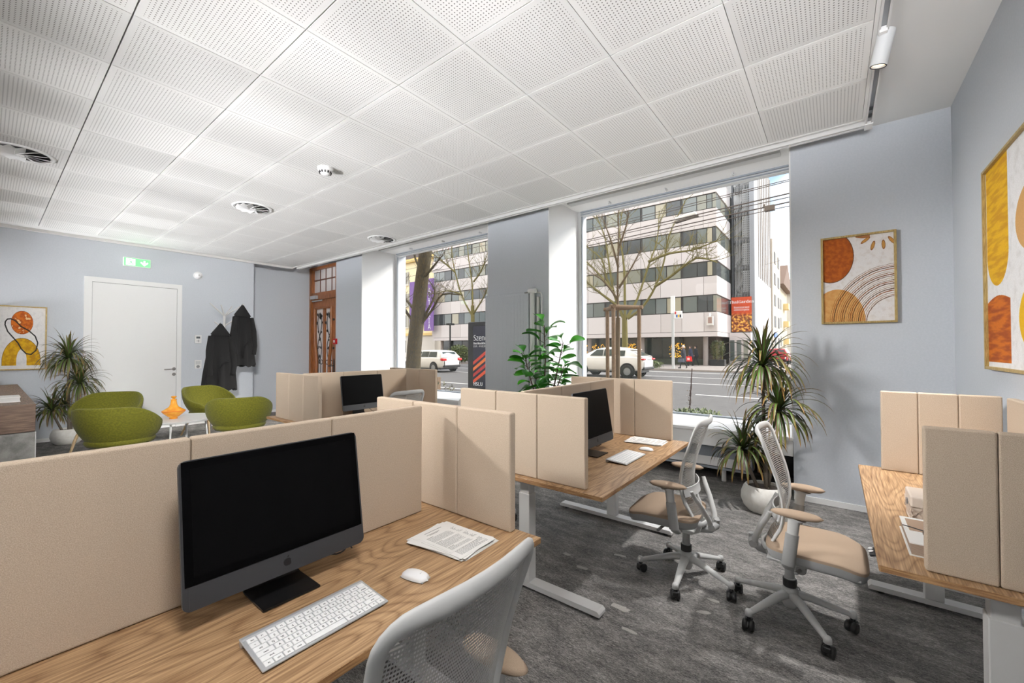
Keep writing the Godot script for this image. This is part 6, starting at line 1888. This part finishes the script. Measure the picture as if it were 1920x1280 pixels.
# ------------------------------------------------------------------ cars; nose towards -x, tail at x = 0
func make_car(called: String, label: String, at: Vector3, kind: String, paintm: Material, turn := 0.0) -> Node3D:
	var t := thing(called, label, "car", at, turn)
	var up := 0.16 if kind == "suv" else 0.0
	var low := [[0.0, 0.42, 0.80, 0.74], [0.06, 0.36, 0.92, 0.82], [0.3, 0.27, 1.0, 0.89], [1.0, 0.24, 1.02, 0.91], [3.1, 0.24, 0.98, 0.91], [3.5, 0.25, 0.94, 0.90], [4.2, 0.28, 0.82, 0.86], [4.5, 0.34, 0.68, 0.78], [4.6, 0.42, 0.6, 0.66]]
	var P := []
	for s in low:
		var yb: float = s[1] + up * 0.7
		var yt: float = s[2] + up
		var w: float = s[3]
		P.append([Vector3(-s[0], yb, 0), Vector3(-s[0], yb, w * 0.85), Vector3(-s[0], yb + 0.1, w * 0.97), Vector3(-s[0], lerpf(yb, yt, 0.5), w), Vector3(-s[0], yt - 0.09, w * 0.98), Vector3(-s[0], yt, w * 0.9), Vector3(-s[0], yt + 0.02, w * 0.5), Vector3(-s[0], yt + 0.03, 0), Vector3(-s[0], yt + 0.02, -w * 0.5), Vector3(-s[0], yt, -w * 0.9), Vector3(-s[0], yt - 0.09, -w * 0.98), Vector3(-s[0], lerpf(yb, yt, 0.5), -w), Vector3(-s[0], yb + 0.1, -w * 0.97), Vector3(-s[0], yb, -w * 0.85)])
	var g := G.new().surf(P, Vector3.UP, true, Vector3(-2.3, 0.65, 0))
	g.quad(P[0][1], P[0][5], P[0][9], P[0][13], Vector3(1, 0, 0))
	part("body", g, paintm, t)
	var cab := [[0.1, 0.0], [0.42, 0.82], [0.75, 0.97], [1.4, 1.0], [2.3, 0.98], [2.75, 0.8], [3.5, 0.0]] if kind != "suv" else [[0.1, 0.0], [0.85, 0.74], [1.25, 0.92], [1.75, 1.0], [2.4, 0.97], [2.85, 0.76], [3.6, 0.0]]
	var roof := 0.47 if kind != "suv" else 0.5
	var C := []
	var yb0 := 0.99 + up
	for s in cab:
		var q: float = s[1]
		var y: float = yb0 + roof * q
		var w := lerpf(0.84, 0.62, q)
		C.append([Vector3(-s[0], yb0 - 0.05, 0.84), Vector3(-s[0], lerpf(yb0, y, 0.9), lerpf(0.84, w, 0.9)), Vector3(-s[0], y, w * 0.9), Vector3(-s[0], y + 0.03 * q, 0), Vector3(-s[0], y, -w * 0.9), Vector3(-s[0], lerpf(yb0, y, 0.9), -lerpf(0.84, w, 0.9)), Vector3(-s[0], yb0 - 0.05, -0.84)])
	part("cabin", G.new().surf(C, Vector3.UP, false, Vector3(-1.6, 0.8, 0)), paintm, t)
	var glass := mat(s8(52, 60, 58), 0.1)
	for s in [-1.0, 1.0]:
		for wnd in ([[0.62, 1.42, 0.80], [1.47, 2.2, 0.84], [2.25, 3.0, 0.82]] if kind != "suv" else [[1.02, 1.5, 0.66], [1.55, 2.25, 0.8], [2.3, 3.1, 0.76]]):
			var q := []
			for e in [[wnd[0], 0.07], [wnd[1], 0.07], [wnd[1], wnd[2]], [wnd[0] + (0.12 if wnd[0] < 1.0 else 0.0), wnd[2]]]:
				var xx: float = e[0]
				var tt: float = e[1]
				if wnd[0] > 2.2 and tt > 0.5: xx = minf(xx, 2.7)
				q.append(Vector3(-xx, yb0 + roof * tt, s * (lerpf(0.84, 0.62, tt) + 0.012)))
			part("side_window", G.new().surf([[q[0], q[1]], [q[3], q[2]]], Vector3(0, 0.2, s)), glass, t)
	var rx: Array = cab[1]
	part("rear_window", G.new().surf([[Vector3(-0.17, yb0 + 0.06, -0.66), Vector3(-0.17, yb0 + 0.06, 0.66)], [Vector3(-rx[0] + 0.045, yb0 + roof * rx[1] * 0.93, -0.56), Vector3(-rx[0] + 0.045, yb0 + roof * rx[1] * 0.93, 0.56)]], Vector3(1, 0.5, 0)), glass, t)
	var red := mat(s8(206, 22, 26), 0.25)
	for s in [-1.0, 1.0]:
		var lo := part("tail_light", G.new().rbox(Vector3(-0.09, 0.86 + up, s * 0.7), Vector3(0.3, 0.16 if kind != "suv" else 0.09, 0.34), 0.04, 1), red, t)
	part("bumper", G.new().rbox(Vector3(-0.12, 0.42 + up * 0.7, 0), Vector3(0.32, 0.16, 1.5), 0.05, 1), M.dark, t)
	part("number_plate", G.new().box(Vector3(0.012, 0.72 + up, 0), Vector3(0.02, 0.11, 0.46)), M.white, t)
	part("underside", G.new().span(Vector3(-4.4, 0.2 + up * 0.5, -0.75), Vector3(-0.25, 0.36 + up, 0.75)), M.black, t)
	if kind == "suv":
		part("spoiler", G.new().rbox(Vector3(-0.74, yb0 + roof * 0.76, 0), Vector3(0.3, 0.05, 1.2), 0.02, 1), paintm, t)
	var wr := 0.31 + up * 0.3
	for x in [-0.85, -3.6]:
		for s in [-1.0, 1.0]:
			var b := rot(Vector3.RIGHT, 90)
			part("wheel_arch", G.new().cyl(Vector3(x, wr + 0.03, s * 0.905 - 0.01), wr + 0.07, 0.02, 24, b), M.black, t)
			var wh := part("tyre", G.new().lathe([Vector2(0.2, -0.11), Vector2(wr - 0.03, -0.11), Vector2(wr, -0.07), Vector2(wr, 0.07), Vector2(wr - 0.03, 0.11), Vector2(0.2, 0.11)], 26, Vector3(x, wr, s * 0.83), b), M.caster, t)
			part("rim", G.new().lathe([Vector2(0, 0.1), Vector2(0.06, 0.11), Vector2(0.2, 0.09), Vector2(0.205, 0.1)], 20, Vector3(x, wr, s * 0.83), b * (Basis() if s > 0 else rot(Vector3.RIGHT, 180))), M.steel, wh)
	return t

func make_cars() -> void:
	var wp := mat(s8(232, 228, 222), 0.25)
	make_car("suv_car", "white sport utility car passing behind the young tree", Vector3(-7.9, -0.06, -22.1), "suv", wp)
	make_car("estate_car", "white estate car passing in the left window", Vector3(-20.15, -0.06, -19.3), "estate", wp)
	make_car("parked_car", "red car parked down the side street", Vector3(-4.3, 0.03, -46.0), "estate", mat(s8(170, 30, 34), 0.3), -PI / 2)

# ------------------------------------------------------------------ people, one skin over tapered bones
func body_mesh(bones: Array, cell: float, k: float) -> G:
	var lo := Vector3.ONE * 99.0
	var hi := -lo
	for b in bones:
		for e in 2:
			var rr: float = b[2 + e]
			lo = lo.min(b[e] - Vector3.ONE * (rr + cell * 2)); hi = hi.max(b[e] + Vector3.ONE * (rr + cell * 2))
	var d := Vector3i(((hi - lo) / cell).ceil()) + Vector3i.ONE
	var F := PackedFloat32Array(); F.resize(d.x * d.y * d.z); F.fill(1.0)
	var own := PackedInt32Array(); own.resize(F.size())
	for bi in bones.size():
		var b: Array = bones[bi]
		var a: Vector3 = b[0]
		var c: Vector3 = b[1]
		var ab := c - a
		var l2 := maxf(ab.length_squared(), 1e-9)
		var mr := maxf(b[2], b[3]) + cell * 3.0
		var i0 := Vector3i(((a.min(c) - Vector3.ONE * mr - lo) / cell).floor()).clamp(Vector3i.ZERO, d - Vector3i.ONE)
		var i1 := Vector3i(((a.max(c) + Vector3.ONE * mr - lo) / cell).ceil()).clamp(Vector3i.ZERO, d - Vector3i.ONE)
		for z in range(i0.z, i1.z + 1):
			for y in range(i0.y, i1.y + 1):
				for x in range(i0.x, i1.x + 1):
					var p := lo + Vector3(x, y, z) * cell
					var q := clampf((p - a).dot(ab) / l2, 0.0, 1.0)
					var s: float = p.distance_to(a + ab * q) - lerpf(b[2], b[3], q)
					var id := (z * d.y + y) * d.x + x
					var f := F[id]
					if s < f: own[id] = bi
					var h := maxf(k - absf(s - f), 0.0) / k
					F[id] = minf(s, f) - h * h * k * 0.25
	var g := G.new()
	var at := {}
	var st := [1, d.x, d.x * d.y]
	for z in d.z - 1:
		for y in d.y - 1:
			for x in d.x - 1:
				var id := (z * d.y + y) * d.x + x
				var n := 0
				var sum := Vector3.ZERO
				var first := F[id] < 0.0
				var mixed := false
				for o in 8:
					if (F[id + (o & 1) * st[0] + ((o >> 1) & 1) * st[1] + (o >> 2) * st[2]] < 0.0) != first:
						mixed = true; break
				if not mixed: continue
				for o in 8:
					var p0 := Vector3(o & 1, (o >> 1) & 1, o >> 2)
					var f0 := F[id + int(p0.x) * st[0] + int(p0.y) * st[1] + int(p0.z) * st[2]]
					for ax in 3:
						if p0[ax] > 0.5: continue
						var f1 := F[id + int(p0.x) * st[0] + int(p0.y) * st[1] + int(p0.z) * st[2] + st[ax]]
						if (f0 < 0.0) != (f1 < 0.0):
							var q := p0; q[ax] = f0 / (f0 - f1); sum += q; n += 1
				var nn := Vector3(F[id + st[0]] - F[id], F[id + st[1]] - F[id], F[id + st[2]] - F[id]).normalized()
				g.col = bones[own[id]][4]
				at[id] = g.add(lo + (Vector3(x, y, z) + sum / n) * cell, nn)
	for id in at:
		for ax in 3:
			if (F[id] < 0.0) == (F[id + st[ax]] < 0.0): continue
			var u: int = st[(ax + 1) % 3]
			var w: int = st[(ax + 2) % 3]
			if at.has(id - u) and at.has(id - w) and at.has(id - u - w):
				g.tri(at[id], at[id - u], at[id - u - w]); g.tri(at[id], at[id - u - w], at[id - w])
	g.col = Color.WHITE
	return g

func walker(coat: Color, legs: Color, head: Color, hem: float, stride: float, skin := Color(0.55, 0.33, 0.24)) -> Array:
	# walks towards -x
	var shoe := Color(0.02, 0.02, 0.02)
	return [
		[Vector3(-0.01, 1.60, 0), Vector3(-0.03, 1.54, 0), 0.085, 0.075, skin],
		[Vector3(0.012, 1.655, 0), Vector3(0.03, 1.61, 0), 0.095, 0.09, head],
		[Vector3(-0.11, 1.565, 0), Vector3(-0.09, 1.57, 0), 0.016, 0.02, skin],
		[Vector3(0, 1.50, 0), Vector3(0.01, 1.42, 0), 0.055, 0.07, coat],
		[Vector3(0.01, 1.37, -0.13), Vector3(0.01, 1.37, 0.13), 0.085, 0.085, coat],
		[Vector3(0.0, 1.32, 0), Vector3(0.01, 1.0, 0), 0.155, 0.165, coat],
		[Vector3(0.01, 1.0, 0), Vector3(0.03, hem, 0), 0.17, 0.2, coat],
		[Vector3(0.01, 1.36, 0.19), Vector3(0.07, 1.10, 0.23), 0.065, 0.055, coat],
		[Vector3(0.07, 1.10, 0.23), Vector3(-0.06, 0.90, 0.22), 0.055, 0.042, coat],
		[Vector3(-0.07, 0.88, 0.22), Vector3(-0.1, 0.83, 0.215), 0.034, 0.026, skin],
		[Vector3(0.01, 1.36, -0.19), Vector3(0.02, 1.10, -0.23), 0.065, 0.055, coat],
		[Vector3(0.02, 1.10, -0.23), Vector3(-0.1, 0.92, -0.2), 0.055, 0.042, coat],
		[Vector3(-0.11, 0.9, -0.2), Vector3(-0.14, 0.86, -0.19), 0.034, 0.026, skin],
		[Vector3(0, 0.88, 0.09), Vector3(-stride * 0.5, 0.48, 0.09), 0.085, 0.06, legs],
		[Vector3(-stride * 0.5, 0.48, 0.09), Vector3(-stride * 0.75, 0.1, 0.09), 0.058, 0.042, legs],
		[Vector3(-stride * 0.75 + 0.02, 0.045, 0.09), Vector3(-stride * 0.75 - 0.15, 0.035, 0.09), 0.045, 0.035, shoe],
		[Vector3(0, 0.88, -0.09), Vector3(stride * 0.25, 0.48, -0.09), 0.085, 0.06, legs],
		[Vector3(stride * 0.25, 0.48, -0.09), Vector3(stride * 0.85, 0.14, -0.09), 0.058, 0.042, legs],
		[Vector3(stride * 0.87, 0.08, -0.09), Vector3(stride * 0.7, 0.035, -0.09), 0.042, 0.036, shoe]]

func make_people() -> void:
	var cm := mat(Color.WHITE, 0.85)
	cm.vertex_color_use_as_albedo = true
	var c := 0.026
	solo("person", body_mesh(walker(Color(0.035, 0.034, 0.045), Color(0.02, 0.02, 0.025), Color(0.72, 0.62, 0.58), 0.62, 0.26), c, 0.04), cm, "person in long dark coat and white hat walking left", "person", Vector3(-8.97, 0.03, -32.4))
	solo("person", body_mesh(walker(Color(0.03, 0.035, 0.06), Color(0.03, 0.03, 0.035), Color(0.05, 0.03, 0.02), 0.86, 0.2), c, 0.04), cm, "person in dark blue jacket carrying the red bag", "person", Vector3(-9.75, 0.03, -37.4))
	solo("person", body_mesh(walker(Color(0.015, 0.015, 0.017), Color(0.015, 0.015, 0.017), Color(0.02, 0.015, 0.012), 0.84, 0.24), c, 0.04), cm, "person in black partly hidden behind the blue jacket", "person", Vector3(-9.5, 0.03, -38.1))
	var hb := thing("handbag", "grey handbag held by the person in the white hat", "bag", Vector3(-9.06, 0.5, -32.17))
	part("body", G.new().prism(PackedVector2Array([Vector2(-0.22, 0), Vector2(0.22, 0), Vector2(0.19, 0.28), Vector2(-0.19, 0.28)]), 0.12), mat(s8(86, 90, 104), 0.6), hb)
	part("handle", G.new().tube([Vector3(-0.09, 0.27, 0), Vector3(-0.07, 0.36, 0), Vector3(0.07, 0.36, 0), Vector3(0.09, 0.27, 0)], 0.012, 6), M.dark, hb)
	var rb := thing("shopping_bag", "bright red shopping bag carried past the shop", "bag", Vector3(-9.84, 0.42, -37.17))
	part("body", G.new().prism(PackedVector2Array([Vector2(-0.28, 0), Vector2(0.28, 0), Vector2(0.22, 0.42), Vector2(-0.22, 0.42)]), 0.14), mat(s8(226, 20, 22), 0.6), rb)
	part("print", G.new().box(Vector3(0, 0.2, 0.072), Vector3(0.2, 0.2, 0.006)), mat(s8(236, 190, 184), 0.7), rb)
	part("handle", G.new().tube([Vector3(-0.08, 0.4, 0), Vector3(-0.03, 0.47, 0), Vector3(0.03, 0.47, 0), Vector3(0.08, 0.4, 0)], 0.012, 6), M.dark, rb)

func _ready() -> void:
	make_materials()
	make_world()
	make_lamps()
	make_room()
	make_fittings()
	make_outside()
	make_desks()
	make_chairs()
	make_lounge()
	make_plants()
	make_pictures()

func make_lamps() -> void:
	track_spot(Vector3(0.25, CEIL - 0.02, -3.36), Vector3(-0.35, 0.6, -3.75), 10.0, 32.0, "white track spotlight at the ceiling edge, lens lit")
	for q in [  # added spots out of view, put in to fill the room with light
			[Vector3(0.25, CEIL - 0.02, 0.6), Vector3(-10.4, 1.6, -3.3), DOOR, 20.0, "aimed at the white door"],
			[Vector3(0.25, CEIL - 0.02, 1.4), Vector3(-7.8, 0.3, -1.2), LOUNGE, 20.0, "aimed at the lounge corner"],
			[Vector3(-5.2, CEIL - 0.02, 1.3), Vector3(0.7, 1.2, -4.3), RIGHT, 17.0, "aimed at the right wall"],
			[Vector3(-3.0, CEIL - 0.02, 1.3), Vector3(-1.0, 0.0, -3.4), MIDDLE, 32.0, "aimed at the middle desk"],
			[Vector3(-7.2, CEIL - 0.02, 1.3), Vector3(-5.2, 0.9, -3.6), MIDDLE, 28.0, "aimed at the far desk"],
			[Vector3(0.25, CEIL - 0.02, -0.2), Vector3(-1.7, 0.9, -0.5), NEAR, 36.0, "aimed at the foreground desk"],
			[Vector3(0.25, CEIL - 0.02, -2.3), Vector3(-1.1, 0.0, -3.5), 1.6, 38.0, "aimed down at the middle chairs"],
			[Vector3(-8.6, CEIL - 0.02, 1.3), Vector3(-8.6, 1.7, 3.2), WASH, 62.0, "washing the left half of rear wall"],
			[Vector3(-1.8, CEIL - 0.02, 1.3), Vector3(-1.8, 1.7, 3.2), WASH, 62.0, "washing the right half of rear wall"]]:
		track_spot(q[0], q[1], q[2], q[3], "added unseen fill spotlight on the track " + q[4], 0.35)
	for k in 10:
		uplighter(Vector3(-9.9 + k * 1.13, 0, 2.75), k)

# twin-headed fill lamp, added unseen behind the camera to brighten the ceiling
func uplighter(at: Vector3, k: int) -> void:
	var t := thing("added_uplighter", "added unseen fill uplighter along the rear wall, %s" % ["leftmost", "second from left", "third from left", "fourth from left", "fifth from left", "fifth from right", "fourth from right", "third from right", "second from right", "rightmost"][k], "added lamp", at, 0.0, "added fill uplighters along the rear wall")
	part("base", G.new().cyl(Vector3.ZERO, 0.16, 0.02, 24), M.white, t)
	part("pole", G.new().cyl(Vector3(0, 0.02, 0), 0.015, 1.12, 12), M.white, t)
	var lm := mat(s8(255, 246, 232), 0.5)
	lm.emission_enabled = true
	lm.emission = s8(255, 246, 232)
	lm.emission_energy_multiplier = 2.0
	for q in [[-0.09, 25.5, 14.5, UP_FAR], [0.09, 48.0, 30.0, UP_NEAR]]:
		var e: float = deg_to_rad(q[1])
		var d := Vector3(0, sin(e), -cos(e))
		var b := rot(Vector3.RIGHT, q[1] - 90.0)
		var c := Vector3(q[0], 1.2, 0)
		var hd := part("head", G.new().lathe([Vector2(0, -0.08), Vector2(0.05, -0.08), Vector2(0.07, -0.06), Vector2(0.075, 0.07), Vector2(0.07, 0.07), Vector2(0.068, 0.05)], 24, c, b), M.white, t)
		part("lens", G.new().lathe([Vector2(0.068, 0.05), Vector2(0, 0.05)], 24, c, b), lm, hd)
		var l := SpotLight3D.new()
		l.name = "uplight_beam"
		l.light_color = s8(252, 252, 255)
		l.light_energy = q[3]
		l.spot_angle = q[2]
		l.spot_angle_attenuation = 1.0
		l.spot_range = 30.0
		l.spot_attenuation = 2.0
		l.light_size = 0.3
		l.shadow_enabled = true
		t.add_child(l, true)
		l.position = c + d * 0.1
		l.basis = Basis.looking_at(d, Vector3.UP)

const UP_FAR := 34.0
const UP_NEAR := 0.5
const WASH := 36.0
const DOOR := 74.0
const LOUNGE := 9.0
const RIGHT := 50.0
const MIDDLE := 3.5
const NEAR := 6.0
